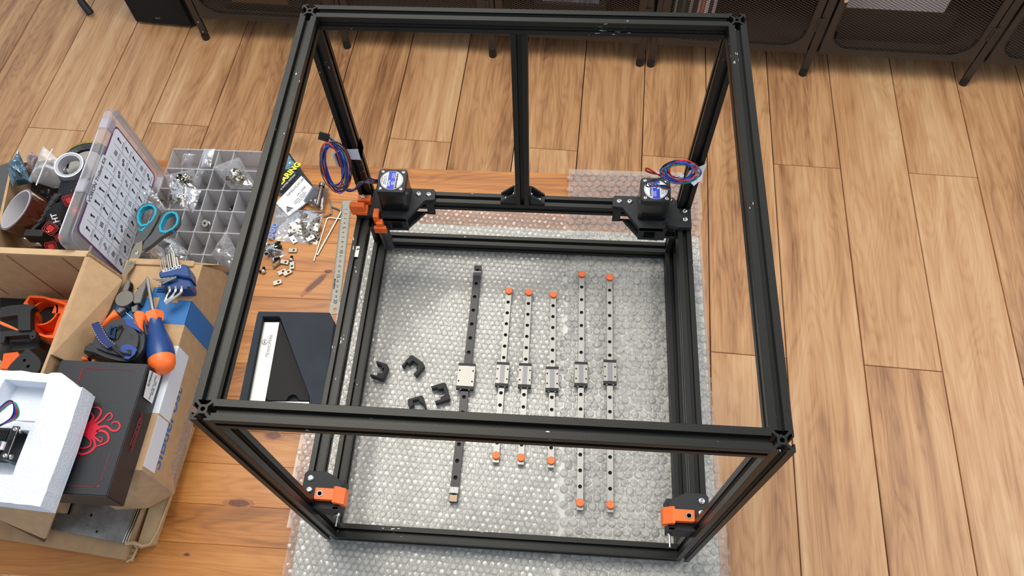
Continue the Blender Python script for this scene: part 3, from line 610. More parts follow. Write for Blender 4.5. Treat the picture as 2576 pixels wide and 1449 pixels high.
ins = [px(u / 5.796 + 600, v / 5.796 + 770, .010) for u, v in ((605, 200), (740, 545), (1035, 1320), (1030, 1378), (900, 1378), (840, 1300), (790, 1285), (730, 1310), (685, 1378), (440, 1372), (408, 1345), (404, 1290), (600, 280))]
k = MB(); k.prism([(p.x, p.y) for p in ins], .0016, .010); put('foam_insert', k, mat('ribbed_black_foam', (36, 35, 34), .8, 0, bump=.8, bscale=120, aniso=(1, 8, 1)), fc, smooth=None, label='ribbed black foam wedge with a thumb notch')
sq = thing('try_square', 'flat steel try square set in the dark foam tray', 'square', (blade[0].x, blade[0].y, .0016))
b2 = [px(u / 5.796 + 600, v / 5.796 + 770, .008) for u, v in ((388, 1385), (1028, 1392), (1050, 1530), (110, 1530))]
k = MB(); k.prism([(blade[i].x, blade[i].y) for i in (0, 1, 2)] + [(b2[1].x, b2[1].y), (b2[2].x, b2[2].y), (b2[3].x, b2[3].y)], .0018, .0075, bev=.0003); put('blade', k, mat('brushed_steel', (178, 178, 174), .38, .85, bump=.1, bscale=300, aniso=(1, 20, 1)), sq, smooth=None)
bd = (blade[0] - blade[3]).normalized(); cc = (blade[0] + blade[1]) / 2
text('TEXHOPERK', .0072, frame_m(cc - bd * .042 + Vector((.0035, 0, -.0004)), bd, (0, 0, 1)), m_inkg, sq)
k = MB(); q = cc - bd * .0365 + Vector((-.0052, 0, -.0003)); k.lathe([(.0040, 0), (.0046, 0), (.0046, .0002), (.0040, .0002)], 24, Matrix.Translation(q), closed=True); k.box((0, 0, 0), (.0009, .0076, .0002), Matrix.Translation(q)); k.box((0, 0, 0), (.0009, .0046, .0002), Matrix.Translation(q + Vector((.0016, -.001, 0))) @ Matrix.Rotation(.7, 4, 'Z')); k.box((0, 0, 0), (.0009, .0046, .0002), Matrix.Translation(q + Vector((-.0016, -.001, 0))) @ Matrix.Rotation(-.7, 4, 'Z')); put('maker_mark', k, m_inkg, sq, smooth=None)
# ================================================================ small hardware on the table
s4 = 1 / 4.0245
def hx(x, y, z=TZ): return px(640 + x * s4, 420 + y * s4, z)                                    # crop used to read the loose hardware
def hexkey(pts, r, label):
    P = [hx(a, b, TZ + r + .0003 + zz) for a, b, zz in pts]; Q = [P[0]]
    for i in range(1, len(P) - 1):
        a, b, c = P[i - 1], P[i], P[i + 1]; f = .006
        Q += spline([b + (a - b).normalized() * f, b + ((a - b).normalized() + (c - b).normalized()) * f * .22, b + (c - b).normalized() * f], 3)
    Q.append(P[-1]); k = MB(); k.tube(Q, r, 6); return tag(put('hex_key', k, m_nick, smooth=20), label, 'hex key', 'long hex keys beside the ruler')
hexkey([(600, 955, 0), (738, 512, 0), (880, 528, 0)], .0013, 'long hex key reaching farthest forward, left of the ruler')
hexkey([(635, 893, 0.0), (886, 440, .001), (780, 400, 0)], .0017, 'thick long hex key with its bend touching the ruler')
hexkey([(700, 505, 0.0), (785, 478, .0006), (760, 330, .0012)], .0014, 'hex key showing only its bend beside the printed bags')
def spring_nut(x, y, ang, label, z=TZ, tilt=(0, 0)):
    k = MB(); k.prism([(-.0075, -.0042), (.0075, -.0042), (.0075, .0042), (-.0075, .0042)], .0012, .0030, [circ(.0018, 0, .0019, 12)], bev=.0004); k.prism([(-.0075, -.0026), (.0075, -.0026), (.0075, .0026), (-.0075, .0026)], 0, .0014, [circ(.0018, 0, .0019, 12)]); k.cyl((-.0045, 0, .003), .0008, .0006, 8)
    p = hx(x, y); o = put('spring_nut', k, m_nick, smooth=None, loc=(p.x, p.y, z + .0002), rot=(tilt[0], tilt[1], ang)); return tag(o, label, 'nut', 'loose slot nuts on the table')
spring_nut(392, 851, R(2), 'slot nut lying apart nearest the bag of nuts')
spring_nut(225, 995, R(48), 'slot nut on its edge touching the round screw head', tilt=(1.2, 0), z=TZ + .004)
spring_nut(310, 970, R(-10), 'slot nut lying between the two loose screws')
spring_nut(385, 1003, R(-80), 'slot nut standing upright in the photo just below the dark screw')
spring_nut(285, 1070, R(33), 'left one of two slot nuts lying side by side')
spring_nut(340, 1078, R(35), 'right one of two slot nuts lying side by side', z=TZ + .0006)
spring_nut(237, 1175, R(22), 'slot nut lying alone nearest the foam case')
def bolt(x, y, d, L, r, hr, label, name='machine_screw', zup=0, m=None):
    p = hx(x, y); T = Matrix.Translation((p.x, p.y, TZ + hr + .0002 + zup)) @ Vector((cos(d), sin(d), 0)).to_track_quat('Z', 'Y').to_matrix().to_4x4()
    k = MB(); k.lathe([(hr, 0), (hr, -hr * .7), (hr * .8, -hr * 1.05), (hr * .55, -hr * 1.1), (hr * .5, -hr * .5)], 18, T)
    t = thing(name, label, 'screw', (p.x, p.y, TZ)); put('head', k, m or m_chrome, t, smooth=40)
    prof = []; n = int(L / .0006)
    for i in range(n): prof += [(r, L * i / n), (r * .86, L * (i + .5) / n)]
    put('thread', MB().lathe(prof + [(r * .9, L)], 12, T), m or m_dark if m is None else m, t, smooth=40); return t
bolt(208, 950, R(25), .010, .0022, .0040, 'loose button head screw nearest the clear bag, head to the left')
bolt(378, 945, R(90), .006, .0024, .0036, 'loose dark screw behind the slot nuts, pointing away')
bolt(98, 1062, R(95), .007, .0024, .0038, 'loose dark screw beside the tall frame bar, left of the nuts')
bolt(85, 1070, R(180), .006, .0022, .0036, 'loose screw half hidden behind the tall frame bar')
# cap screw lying on the bags
a = hx(680, 200, .006); b = hx(635, 390, .006); T = Matrix.Translation(b) @ (a - b).to_track_quat('Z', 'Y').to_matrix().to_4x4(); L_ = (a - b).length
t = thing('cap_screw', 'long grey cap screw lying on the printed bag', 'screw', b); put('shank', MB().lathe([(.0033, 0), (.0036, .0008), (.0036, L_)], 18, T), mat('grey_screw', (110, 105, 100), .35, 1), t); put('socket_head', MB().lathe([(.0052, L_), (.0055, L_ + .0005), (.0055, L_ + .006), (.003, L_ + .006), (.0027, L_ + .003)], 20, T), mat('grey_screw', (110, 105, 100), .35, 1), t)
# ================================================================ plastic bags
def bag(P, hgt, seed, m, parent=None, name='film', n=16, wr=.5, zb=None):
    """crumpled pillow between four corners (world points, in order round the rim)"""
    rr = random.Random(seed); b = bmesh.new(); V = [Vector(p) for p in P]
    from mathutils import noise
    def q(u, v): return V[0] * (1 - u) * (1 - v) + V[1] * u * (1 - v) + V[2] * u * v + V[3] * (1 - u) * v
    lay = []
    for sgn in (1, 0):
        G = []
        for i in range(n + 1):
            row = []
            for j in range(n + 1):
                u, v = i / n, j / n; p = q(u, v); e = (sin(pi * u) * sin(pi * v)) ** .55; s = Vector((p.x * 38 + seed, p.y * 38, sgn * 5.)); w1 = noise.noise(s); w2 = abs(noise.noise(s * 2.7))
                hh = e * hgt * (.75 + wr * w1 + wr * .8 * (w2 - .25)) if sgn else e * .0004 * (1 + w1)
                hh = max(hh, e * .0006)
                p = p + Vector((noise.noise(s * .8) * .002, noise.noise(s * .8 + Vector((9, 9, 9))) * .002, hh)); row.append(b.verts.new(p))
            G.append(row)
        lay.append(G)
        for i in range(n):
            for j in range(n): b.faces.new((G[i][j], G[i + 1][j], G[i + 1][j + 1], G[i][j + 1]))
    M_ = MB(); M_.b.free(); M_.b = b; bmesh.ops.remove_doubles(b, verts=b.verts, dist=.00001); return put(name, M_, m, parent, smooth=22)
# bag of slot nuts
bg_ = thing('nut_bag', 'clear zip bag full of slot nuts left of hex keys', 'plastic bag', hx(400, 600))
zz = TZ + .0004
bag([hx(165, 735, zz), hx(630, 790, zz), hx(695, 450, zz), hx(215, 395, zz)], .011, 3, m_film, bg_)
rr = random.Random(11); kk = []
base = None
for i in range(46):
    x = rr.gauss(520, 75); y = rr.gauss(640, 75); x = min(640, max(350, x)); y = min(745, max(490, y)); p = hx(x, y)
    k = MB(); k.prism([(-.007, -.004), (.007, -.004), (.007, .004), (-.007, .004)], 0, .0026, [circ(.0018, 0, .0019, 8)]);
    o = put('bagged_nut', k, m_nick, bg_, smooth=None); o.matrix_parent_inverse = Matrix.Identity(4); o.location = Vector((p.x, p.y, TZ + .0016 + rr.random() * .006)) - bg_.location; o.rotation_euler = (rr.uniform(-.5, .5), rr.uniform(-.5, .5), rr.uniform(0, 6))
put('zip_strip', MB().tube([hx(222, 402, .001), hx(455, 440, .002), hx(693, 448, .001)], .0006, 6), m_film, bg_)
for i in range(3): put('blue_washer', MB().lathe([(.0022, 0), (.0055, 0), (.0055, .001), (.0022, .001)], 20, Matrix.Translation(hx(205 - i * 20, 590 + i * 55, TZ + .0035 + i * .001)), closed=True), mat('blue_plastic', (110, 145, 205), .4), bg_, label='blue washer inside the bag')
# dark bag of screws
b3 = thing('screw_bag', 'small clear bag of dark screws beside the tall bar', 'plastic bag', hx(200, 850))
bag([hx(60, 920, zz), hx(210, 930, zz), hx(325, 880, zz), hx(120, 735, zz)], .016, 8, m_film, b3)
for i in range(26):
    p = hx(min(285, max(85, rr.gauss(190, 55))), min(905, max(780, rr.gauss(850, 35)))); k = MB(); k.lathe([(.0034, 0), (.0030, .0018), (.0018, .0026)], 10).cyl((0, 0, -.003), .0016, .006, 8)
    o = put('bagged_screw', k, m_dark if i % 2 else m_chrome, b3, smooth=30); o.matrix_parent_inverse = Matrix.Identity(4); o.location = Vector((p.x, p.y, TZ + .005 + rr.random() * .006)) - b3.location; o.rotation_euler = (rr.uniform(-2, 2), rr.uniform(-2, 2), rr.uniform(0, 6))
# printed bearing bag with label
m_bagblk = mat('black_bag', (28, 30, 34), .28, 0, bump=.8, bscale=60, coat=.4)
s5 = 1 / 5.793
def bx(x, y, z=TZ + .004): return px(690 + x * s5, 370 + y * s5, z)
bb = thing('bearing_bag', 'black printed bag with white label and yellow lettering', 'plastic bag', bx(300, 600, TZ))
bag([bx(-60, 700, zz), bx(500, 780, zz), bx(560, 560, zz), bx(215, 90, zz)], .006, 21, m_bagblk, bb, 'printed_film', wr=.3)
k = MB(); Lq = [bx(30, 830), bx(400, 435), bx(650, 690), bx(215, 1020)]; k.hexa([p - Vector((0, 0, .0003)) for p in Lq] + [p + Vector((0, 0, .0034)) for p in Lq]); put('paper_label', k, m_white, bb, smooth=None)
X = (bx(400, 435) - bx(30, 830)).normalized(); up = Vector((0, 0, 1)); zt = Vector((0, 0, .0038))
text('BEARING', .0155, frame_m(bx(205, 420, .004) + zt * .8, X, up), mat('yellow_print', (228, 222, 40), .5), bb, bold=.0006)
text('& UNITED MOTION', .0045, frame_m(bx(205, 520, .004) + zt * .6, X, up), m_white, bb)
text('F6PSRS-NLA9-20PC', .0075, frame_m(bx(330, 590) + zt, X, up), m_inkg, bb, sx=.8); text('4A1-6208', .0058, frame_m(bx(400, 660) + zt, X, up), m_inkg, bb)
text('Quantity: 20.00 pcs\nInspected and packed\nLot No. 22-04', .0036, frame_m(bx(390, 760) + zt, X, up), m_inkg, bb)
k = MB(); k.poly([bx(185, 880) + zt, bx(280, 905) + zt, bx(195, 975) + zt]); put('print_triangle', k, m_inkg, bb, smooth=None); put('print_bar', MB().tube([bx(185, 885, .0045) + zt * .7, bx(282, 905, .0045) + zt * .7], .0007, 4), m_ink, bb)
bag([bx(420, 780, .0005), bx(700, 920, .0005), bx(800, 600, .0005), bx(570, 540, .0005)], .004, 5, film('smoky_film', (.55, .55, .58), .06, .1, .35, .6, 45), thing('smoky_bag', 'smoky clear bag under the long cap screw', 'plastic bag', bx(650, 750, TZ)))
bag([bx(150, 330, .0005), bx(240, 300, .0005), bx(330, 260, .0005), bx(205, 95, .0005)], .006, 6, mat('silver_blue_foil', (150, 190, 205), .15, .9, bump=1, bscale=50), bb, 'foil_window')
# ================================================================ parts organiser tray
def pX(u, v, xx):
    a, b = (u - CX) / CF, (v - CY) / CF
    d = Vector((CR[0][i] * a + CR[1][i] * b + CR[2][i] for i in range(3))); return CC + d * ((xx - CC.x) / d.x)
x0, x1, y0, y1, zt = -.648, -.478, .141, .406, .035; nc, nr = 6, 6; cw, rh = (x1 - x0) / nc, (y1 - y0) / nr
tr = thing('organiser_tray', 'open clear compartment tray holding bags of hardware, behind the brown box', 'organiser', ((x0 + x1) / 2, (y0 + y1) / 2, TZ))
put('tray_floor', MB().box(((x0 + x1) / 2, (y0 + y1) / 2, TZ + .0008), (x1 - x0, y1 - y0, .0012)), m_tray, tr, smooth=None)
for i in range(nr + 1):
    y = y0 + rh * i; k = MB(); k.box(((x0 + x1) / 2, y, (TZ + zt) / 2), (x1 - x0, .0011, zt - TZ - .001)); k.box(((x0 + x1) / 2, y, zt - .0005), (x1 - x0, .0019, .0010)); put('row_wall', k, m_tray, tr, smooth=None)
for i in range(nc + 1):
    x = x0 + cw * i
    if i in (0, nc): k = MB(); k.box((x, (y0 + y1) / 2, (TZ + zt) / 2), (.0012, y1 - y0, zt - TZ - .001)); put('side_wall', k, m_tray, tr, smooth=None); continue
    for j in range(nr):
        if (i, j) in ((1, 5), (5, 5), (1, 0)): continue
        y = y0 + rh * (j + .5); k = MB(); k.box((x + .0006, y, (TZ + zt) / 2 - .001), (.0008, rh - .002, zt - TZ - .003)); k.box((x + .0006, y, zt - .0012), (.0014, rh - .002, .0012)); put('divider', k, m_tray, tr, smooth=None)
for i in range(1, nc):
    for j in range(nr + 1):
        k = MB(); k.cyl((x0 + cw * i + .0006, y0 + rh * j, zt - .002), .0022, .005, 8); put('wall_joint', k, m_tray, tr)
def cell(i, j, z=TZ + .002): return Vector((x0 + cw * (i + .5), y0 + rh * (j + .5), z))
def heap(par, c, n, kind, sx, sy, h0, seed, m):
    rr = random.Random(seed)
    for q in range(n):
        k = MB()
        if kind == 'nut': k.prism(circ(0, 0, .0035, 6), 0, .003, [circ(0, 0, .0017, 8)])
        elif kind == 'screw': k.lathe([(.0034, 0), (.0030, .0018), (.0016, .0024)], 10).cyl((0, 0, -.0035), .0016, .007, 8)
        else: k.prism([(-.006, -.0036), (.006, -.0036), (.006, .0036), (-.006, .0036)], 0, .0026, [circ(0, 0, .0018, 8)])
        o = put('loose_' + kind, k, m if q % 3 else m_dark if kind != 'slot_nut' else m, par, smooth=30); o.matrix_parent_inverse = Matrix.Identity(4)
        o.location = Vector((c[0] + rr.uniform(-sx, sx), c[1] + rr.uniform(-sy, sy), c[2] + .003 + rr.random() * h0)) - par.location; o.rotation_euler = (rr.uniform(-1.5, 1.5), rr.uniform(-1.5, 1.5), rr.uniform(0, 6))
def bagthing(label, P, h, seed, hp=None, m=None, n=14, wr=.6):
    t = thing('parts_bag', label, 'plastic bag', Vector(P[0]), 0, 'clear bags of hardware in the tray'); bag(P, h, seed, m or m_film, t, n=n, wr=wr)
    if hp: heap(t, *hp)
    return t
t = thing('hardware_pile', 'small pile of steel nuts and screws in a rear tray cell', 'hardware', cell(4, 3)); heap(t, cell(4, 3), 26, 'nut', .008, .012, .008, 5, m_nick)
bagthing('clear bag of slot nuts lying over the rear tray cells, nearest the frame', [px(535, 420, .036), px(580, 475, .040), px(650, 475, .040), px(600, 395, .042)], .016, 31, (px(600, 455, .035), 24, 'slot_nut', .016, .010, .012, 2, m_nick))
bagthing('clear bag of small dark screws in the left rear tray cells', [px(415, 440, .036), px(425, 478, .034), px(495, 475, .034), px(490, 425, .036)], .013, 32, (px(465, 455, .034), 26, 'screw', .014, .008, .008, 3, m_nick))
bagthing('peaked clear bag left of the upright zip bag in the tray', [px(418, 525, .030), px(470, 530, .030), px(468, 470, .036), px(430, 440, .060)], .016, 33, (px(448, 505, .030), 16, 'screw', .010, .008, .010, 6, m_nick), wr=.9)
bagthing('clear zip bag leaning on the upright chart lid', [px(330, 455, .09), px(355, 560, .045), px(420, 530, .040), px(375, 460, .075)], .015, 34, (px(390, 505, .046), 12, 'screw', .010, .010, .008, 8, m_nick), wr=.9)
bagthing('upright clear zip bag standing across the middle tray wall', [px(465, 470, .045), px(463, 520, .034), px(486, 535, .034), px(505, 480, .045)], .008, 35, wr=.9)
bagthing('clear bag with white strips in the front right tray cells', [px(530, 640, .034), px(585, 690, .045), px(600, 640, .045), px(570, 580, .040)], .012, 36, wr=.9)
bagthing('long folded clear bag over the scissor handles and tray', [px(373, 572, .085), px(400, 600, .075), px(480, 640, .036), px(440, 600, .040)], .010, 37, wr=1)
bagthing('clear bag corner pointing up between scissors and hex key set', [px(362, 602, .10), px(385, 660, .060), px(425, 668, .04), px(410, 625, .06)], .010, 38, wr=.9)
bagthing('flat clear bag of grey cord in the front left tray cells', [px(400, 640, .030), px(420, 665, .028), px(475, 650, .028), px(440, 600, .032)], .008, 39)
bagthing('narrow clear bag standing in the rearmost tray row', [px(505, 420, .036), px(530, 420, .036), px(540, 375, .045), px(515, 374, .045)], .006, 40)
bagthing('rounded clear bag in the rear left corner of tray', [px(455, 420, .02), px(480, 420, .02), px(492, 388, .03), px(468, 388, .03)], .015, 41)
bagthing('clear bag twisted upward near the middle of tray', [px(478, 470, .034), px(500, 475, .034), px(515, 430, .05), px(500, 420, .05)], .010, 42, wr=.9)
pl = px(521, 565, .012); t = thing('idler_pulley', 'silver idler pulley upright in a middle tray cell', 'pulley', pl)
put('pulley_body', MB().lathe([(.0065, 0), (.0065, .0015), (.0048, .002), (.0048, .008), (.0065, .0085), (.0065, .010), (.002, .010), (.002, 0)], 24, Matrix.Translation(pl) @ Matrix.Rotation(R(20), 4, 'X'), closed=True), m_steel2, t)
# ================================================================ upright lid with printed chart
lid = thing('chart_lid', 'upright translucent bluish lid with a printed parts chart', 'case lid', (-.652, .226, TZ))
A, B, C, D = Vector((-.657, .352, .2055)), Vector((-.647, .352, .035)), Vector((-.640, .0985, .035)), Vector((-.650, .0985, .2055))   # far top, far bottom, near bottom, near top
def LP(s, t, o=0): return A.lerp(D, s).lerp(B.lerp(C, s), t) + Vector((1, 0, .03)) * o      # s: far to near, t: top to bottom
def rr2(x0, y0, x1, y1, r): return rrect(x0, y0, x1, y1, r, 5)
k = MB(); b = k.b; oc = rr2(0, 0, .253, .170, .014)
def ring(off, sc_=1): return [b.verts.new(LP(p[0] / .253, p[1] / .170, off)) for p in oc]
f0 = ring(0); f1 = ring(-.013); b.faces.new(f0)
for i in range(len(f0)): b.faces.new((f0[i], f0[(i + 1) % len(f0)], f1[(i + 1) % len(f0)], f1[i]))
put('lid_shell', k, m_lid, lid, smooth=30)
k = MB(); pts = [LP(p[0] / .253, p[1] / .170, -.013) for p in oc]; k.tube(pts + [pts[0]], .0012, 6); put('rim_bead', k, m_lid, lid)
k = MB(); pts = [LP((.006 + p[0] * .952) / .253, (.006 + p[1] * .93) / .170, .0006) for p in oc]; k.tube(pts + [pts[0]], .0006, 4); put('inner_ridge', k, m_lid, lid)
for s in (.14, .62):
    q = LP(s, .0); k = MB(); k.box(q + Vector((-.006, 0, .0015)), (.012, .022, .003)); k.box(q + Vector((.0015, 0, -.006)), (.003, .020, .014)); put('latch', k, m_lid, lid, smooth=None)
m_paper = mat('chart_paper', (226, 230, 240), .6); m_purple = mat('purple_border', (108, 62, 112), .6)
u0, u1, v0, v1 = .026, .229, .012, .146
def LQ(x, y, o): return LP(x / .253, y / .170, o)
k = MB(); k.b.faces.new([k.b.verts.new(LQ(*p, .0010)) for p in rr2(u0, v0, u1, v1, .010)]); put('border', k, m_purple, lid, smooth=None)
k = MB(); k.b.faces.new([k.b.verts.new(LQ(*p, .0013)) for p in rr2(u0 + .003, v0 + .003, u1 - .003, v1 - .003, .008)]); put('chart_sheet', k, m_paper, lid, smooth=None)
k = MB(); k.b.faces.new([k.b.verts.new(LQ(*p, .0016)) for p in rr2(.088, v0 - .004, .178, v0 + .011, .006)]); put('title_panel', k, m_paper, lid, smooth=None)
cols, rows = 8, 5; cu, cv = (u1 - u0 - .010) / cols, (v1 - v0 - .018) / rows; rr = random.Random(4)
k = MB()
for i in range(1, cols): k.tube([LQ(u0 + .005 + cu * i, v0 + .012, .0015), LQ(u0 + .005 + cu * i, v1 - .004, .0015)], .0002, 4)
for j in range(1, rows): k.tube([LQ(u0 + .005, v0 + .012 + cv * j, .0015), LQ(u1 - .005, v0 + .012 + cv * j, .0015)], .0002, 4)
put('grid_line', k, m_inkg, lid, smooth=None, kind='stuff')
nrm = (B - A).cross(D - A).normalized(); nrm = nrm if nrm.x > 0 else -nrm
text('VORON Trident Kit', .0100, frame_m(LQ(.133, v0 + .0035, .0019), A - D, nrm), m_ink, lid)
sz = ('M3x6', 'M3x8', 'M3x10', 'M3x12', 'M3x16', 'M3x20', 'M3x30', 'M3x40', 'M5x10', 'M5x16', 'M5x30', 'M5x40')
for i in range(cols):
    for j in range(rows):
        cx_, cy_ = u0 + .005 + cu * (i + .5), v0 + .012 + cv * (j + .45); k = MB(); T = frame_m(LQ(cx_, cy_, .0016), A - D, nrm) @ Matrix.Rotation(R(rr.uniform(-20, 20)), 4, 'Z'); q = rr.random()
        if q < .55:
            L_ = rr.uniform(.005, .014); k.prism([(-.001, -L_ / 2), (.001, -L_ / 2), (.001, L_ / 2), (-.001, L_ / 2)], 0, .0002, M=T); k.prism([(-.0022, L_ / 2), (.0022, L_ / 2), (.0022, L_ / 2 + .003), (-.0022, L_ / 2 + .003)], 0, .0002, M=T)
        elif q < .85:
            for e in (-1, 1): k.prism(circ(e * .0024, e * .002, .0028, 10), 0, .0002, [circ(e * .0024, e * .002, .0013, 8)], M=T)
        else:
            for e in (-2, 0, 2): k.prism([(e * .0015, -.004), (e * .0015 + .0012, -.004), (e * .0015 + .0012, .004), (e * .0015, .004)], 0, .0002, M=T)
        put('fastener_picture', k, m_ink if rr.random() > .15 else m_inkg, lid, smooth=None)
        text(rr.choice(sz) + ' SHCS', .0026, frame_m(LQ(cx_, cy_ + cv * .40, .0018), A - D, nrm), m_inkg, lid)
# ================================================================ scissors
def sz_(v): return .139 + (.080 - .139) * (704 - v) / (704 - 520)
def sp(u, v, o=0): u, v = u / 4.53 + 280, v / 4.53 + 380; p = px(u, v, sz_(v) + o); return p
sc_ = thing('scissors', 'scissors with grey and turquoise handles lying on the tray', 'scissors', sp(370, 1010))
def slab(P, th, m, par, name, holes=(), label=None):
    """flat plate through picture points P already in world space, thickness straight down"""
    k = MB(); n = len(P); b = k.b; es = []; allv = []
    for lp in (P, *holes):
        vv = [b.verts.new(p) for p in lp]; allv += vv; es += [b.edges.new((vv[i], vv[(i + 1) % len(vv)])) for i in range(len(vv))]
    fs = [f for f in bmesh.ops.triangle_fill(b, edges=es, use_beauty=True)['geom'] if isinstance(f, bmesh.types.BMFace)]
    r = bmesh.ops.extrude_face_region(b, geom=fs); bmesh.ops.translate(b, vec=(0, 0, -th), verts=[g for g in r['geom'] if isinstance(g, bmesh.types.BMVert)])
    return put(name, k, m, par, smooth=None, label=label)
m_grey = mat('grey_handle', (78, 80, 80), .5); m_teal = mat('turquoise_grip', (22, 160, 190), .45)
def loop(c, a, b, rot, n=20): return [(c[0] + a * cos(2 * pi * i / n) * cos(rot) - b * sin(2 * pi * i / n) * sin(rot), c[1] + a * cos(2 * pi * i / n) * sin(rot) + b * sin(2 * pi * i / n) * cos(rot)) for i in range(n)]
h1o = [(350, 610), (420, 590), (500, 605), (545, 660), (545, 720), (515, 800), (440, 930), (385, 1010), (355, 1030), (275, 1060), (245, 1060), (300, 930), (290, 850), (270, 760), (290, 680)]
h1i = [(360, 640), (420, 618), (470, 630), (495, 670), (490, 720), (450, 790), (400, 830), (345, 840), (315, 800), (308, 740), (325, 680)]
h2o = [(620, 690), (690, 672), (745, 690), (780, 740), (775, 810), (740, 870), (660, 920), (560, 980), (490, 1040), (440, 1080), (390, 1110), (355, 1130), (370, 1040), (470, 930), (540, 800), (570, 740)]
h2i = [(640, 715), (690, 700), (730, 720), (748, 770), (735, 830), (690, 880), (620, 915), (570, 905), (560, 850), (590, 780), (610, 740)]
slab([sp(*p, .004) for p in h1o], .008, m_grey, sc_, 'handle', [[sp(*p, .004) for p in h1i]])
slab([sp(*p, .003) for p in h2o], .008, m_grey, sc_, 'handle', [[sp(*p, .003) for p in h2i]])
def grip(o_, i_, z_):
    P = [sp(a[0] + (b[0] - a[0]) * .0, a[1], z_) for a, b in zip(i_, i_)]; c = (sum(p[0] for p in i_) / len(i_), sum(p[1] for p in i_) / len(i_))
    O = [sp(c[0] + (p[0] - c[0]) * 1.22, c[1] + (p[1] - c[1]) * 1.16, z_) for p in i_]; I = [sp(c[0] + (p[0] - c[0]) * .97, c[1] + (p[1] - c[1]) * .97, z_) for p in i_]; return O, I
for o_, i_, z_ in ((h1o, h1i, .0052), (h2o, h2i, .0042)):
    O, I = grip(o_, i_, z_); slab(O, .010, m_teal, sc_, 'soft_grip', [I])
slab([sp(*p, .0052) for p in ((290, 860), (330, 900), (400, 850), (430, 820), (350, 915), (320, 905))], .003, m_teal, sc_, 'soft_grip')
slab([sp(*p, .0045) for p in ((355, 1020), (275, 1055), (235, 1130), (190, 1260), (105, 1445), (125, 1449), (250, 1310), (320, 1200), (350, 1140))], .0022, mat('blade_steel', (215, 205, 175), .25, 1), sc_, 'blade')
slab([sp(*p, .002) for p in ((375, 1030), (350, 1130), (320, 1200), (300, 1230), (365, 1150), (420, 1080))], .002, m_steel, sc_, 'blade')
q = sp(282, 1160, .0048); put('pivot_screw', MB().lathe([(.0040, 0), (.0040, .0012), (.0026, .0014), (.0022, .0006)], 18, Matrix.Translation(q)), m_steel, sc_)
text('Office', .005, frame_m(sp(215, 1285, .0052), sp(250, 1225) - sp(175, 1350), (0, 0, 1)), m_inkg, sc_)
# ================================================================ rear cardboard box with tapes and straps
c1 = 1 / 5.175
def ta(x, y, z): return px(x * c1, 360 + y * c1, z)
bl_, fl_, fr_, br_ = Vector((-.862, .299, 0)), Vector((-.8215, .107, 0)), Vector((-.668, .1005, 0)), Vector((-.668, .332, 0))
cb = thing('rear_cardboard_box', 'open brown cardboard box holding tape rolls and a strap', 'cardboard box', (-.76, .2, TZ))
def wall(a, b, z0, z1, th, par, m, name='side_panel'):
    d = (b - a).normalized(); n = Vector((-d.y, d.x, 0)) * th; return put(name, MB().hexa([(*(p.xy), z0) for p in (a, b, b + n, a + n)] + [(*(p.xy), z1) for p in (a, b, b + n, a + n)]), m, par, smooth=None)
for a, b in ((bl_, fl_), (fr_, br_), (br_, bl_)): wall(a, b, TZ, .12, .004, cb, m_card)
wall(fl_, fr_, TZ, .12, .004, cb, m_card)
put('bottom_panel', MB().hexa([(*p.xy, TZ + .0002) for p in (bl_, fl_, fr_, br_)] + [(*p.xy, TZ + .004) for p in (bl_, fl_, fr_, br_)]), m_card, cb, smooth=None)
put('flap', MB().hexa([(-.868, .300, .112), (-.828, .10, .112), (-.822, .102, .12), (-.862, .30, .12), (-.95, .29, .085), (-.93, .09, .085), (-.93, .092, .089), (-.95, .292, .089)]), m_cardd, cb, smooth=None, label='dark grey outer flap folded outwards')
# amber tape roll
nz = Vector((-.47, -.02, .88)).normalized(); rc = ta(205, 860, .135); T = frame_m(rc, nz.cross(Vector((0, 1, 0))).normalized(), nz)
t = thing('amber_tape_roll', 'roll of glossy amber heat tape on a white core', 'tape roll', rc)
put('tape', MB().lathe([(.0378, -.026), (.0378, 0), (.0345, 0), (.0345, -.026)], 48, T, closed=True), mat('amber_film', (74, 30, 8), .12, 0, coat=1), t)
put('core', MB().lathe([(.0345, -.0265), (.0345, .0006), (.0328, .0006), (.0328, -.0265)], 48, T, closed=True), mat('core_card', (196, 194, 198), .6), t)
put('yellow_tab', MB().strip([T @ Vector((.0384 * cos(a), .0384 * sin(a), -.013)) for a in [R(-14 + 5 * i) for i in range(4)]], nz * .0125, .0004), mat('yellow_tab', (240, 178, 12), .35), t, smooth=None)
# pale tape roll
nz = Vector((.06, -.12, .98)).normalized(); rc = ta(898, 285, .165); T = frame_m(rc, (1, 0, 0), nz)
t = thing('grey_tape_roll', 'upright small roll of pale grey tape on the zip bag', 'tape roll', rc)
put('tape', MB().lathe([(.0225, -.017), (.0225, 0), (.0188, 0), (.0188, -.017)], 44, T, closed=True), mat('grey_tape', (168, 172, 190), .35), t)
put('core', MB().lathe([(.0188, -.017), (.0188, .0003), (.0176, .0003), (.0176, -.017)], 44, T, closed=True), mat('core_card', (196, 194, 198), .6), t)
put('white_edge', MB().lathe([(.0228, .0002), (.0228, .0009), (.0208, .0009), (.0208, .0002)], 44, T, closed=True), m_white, t)
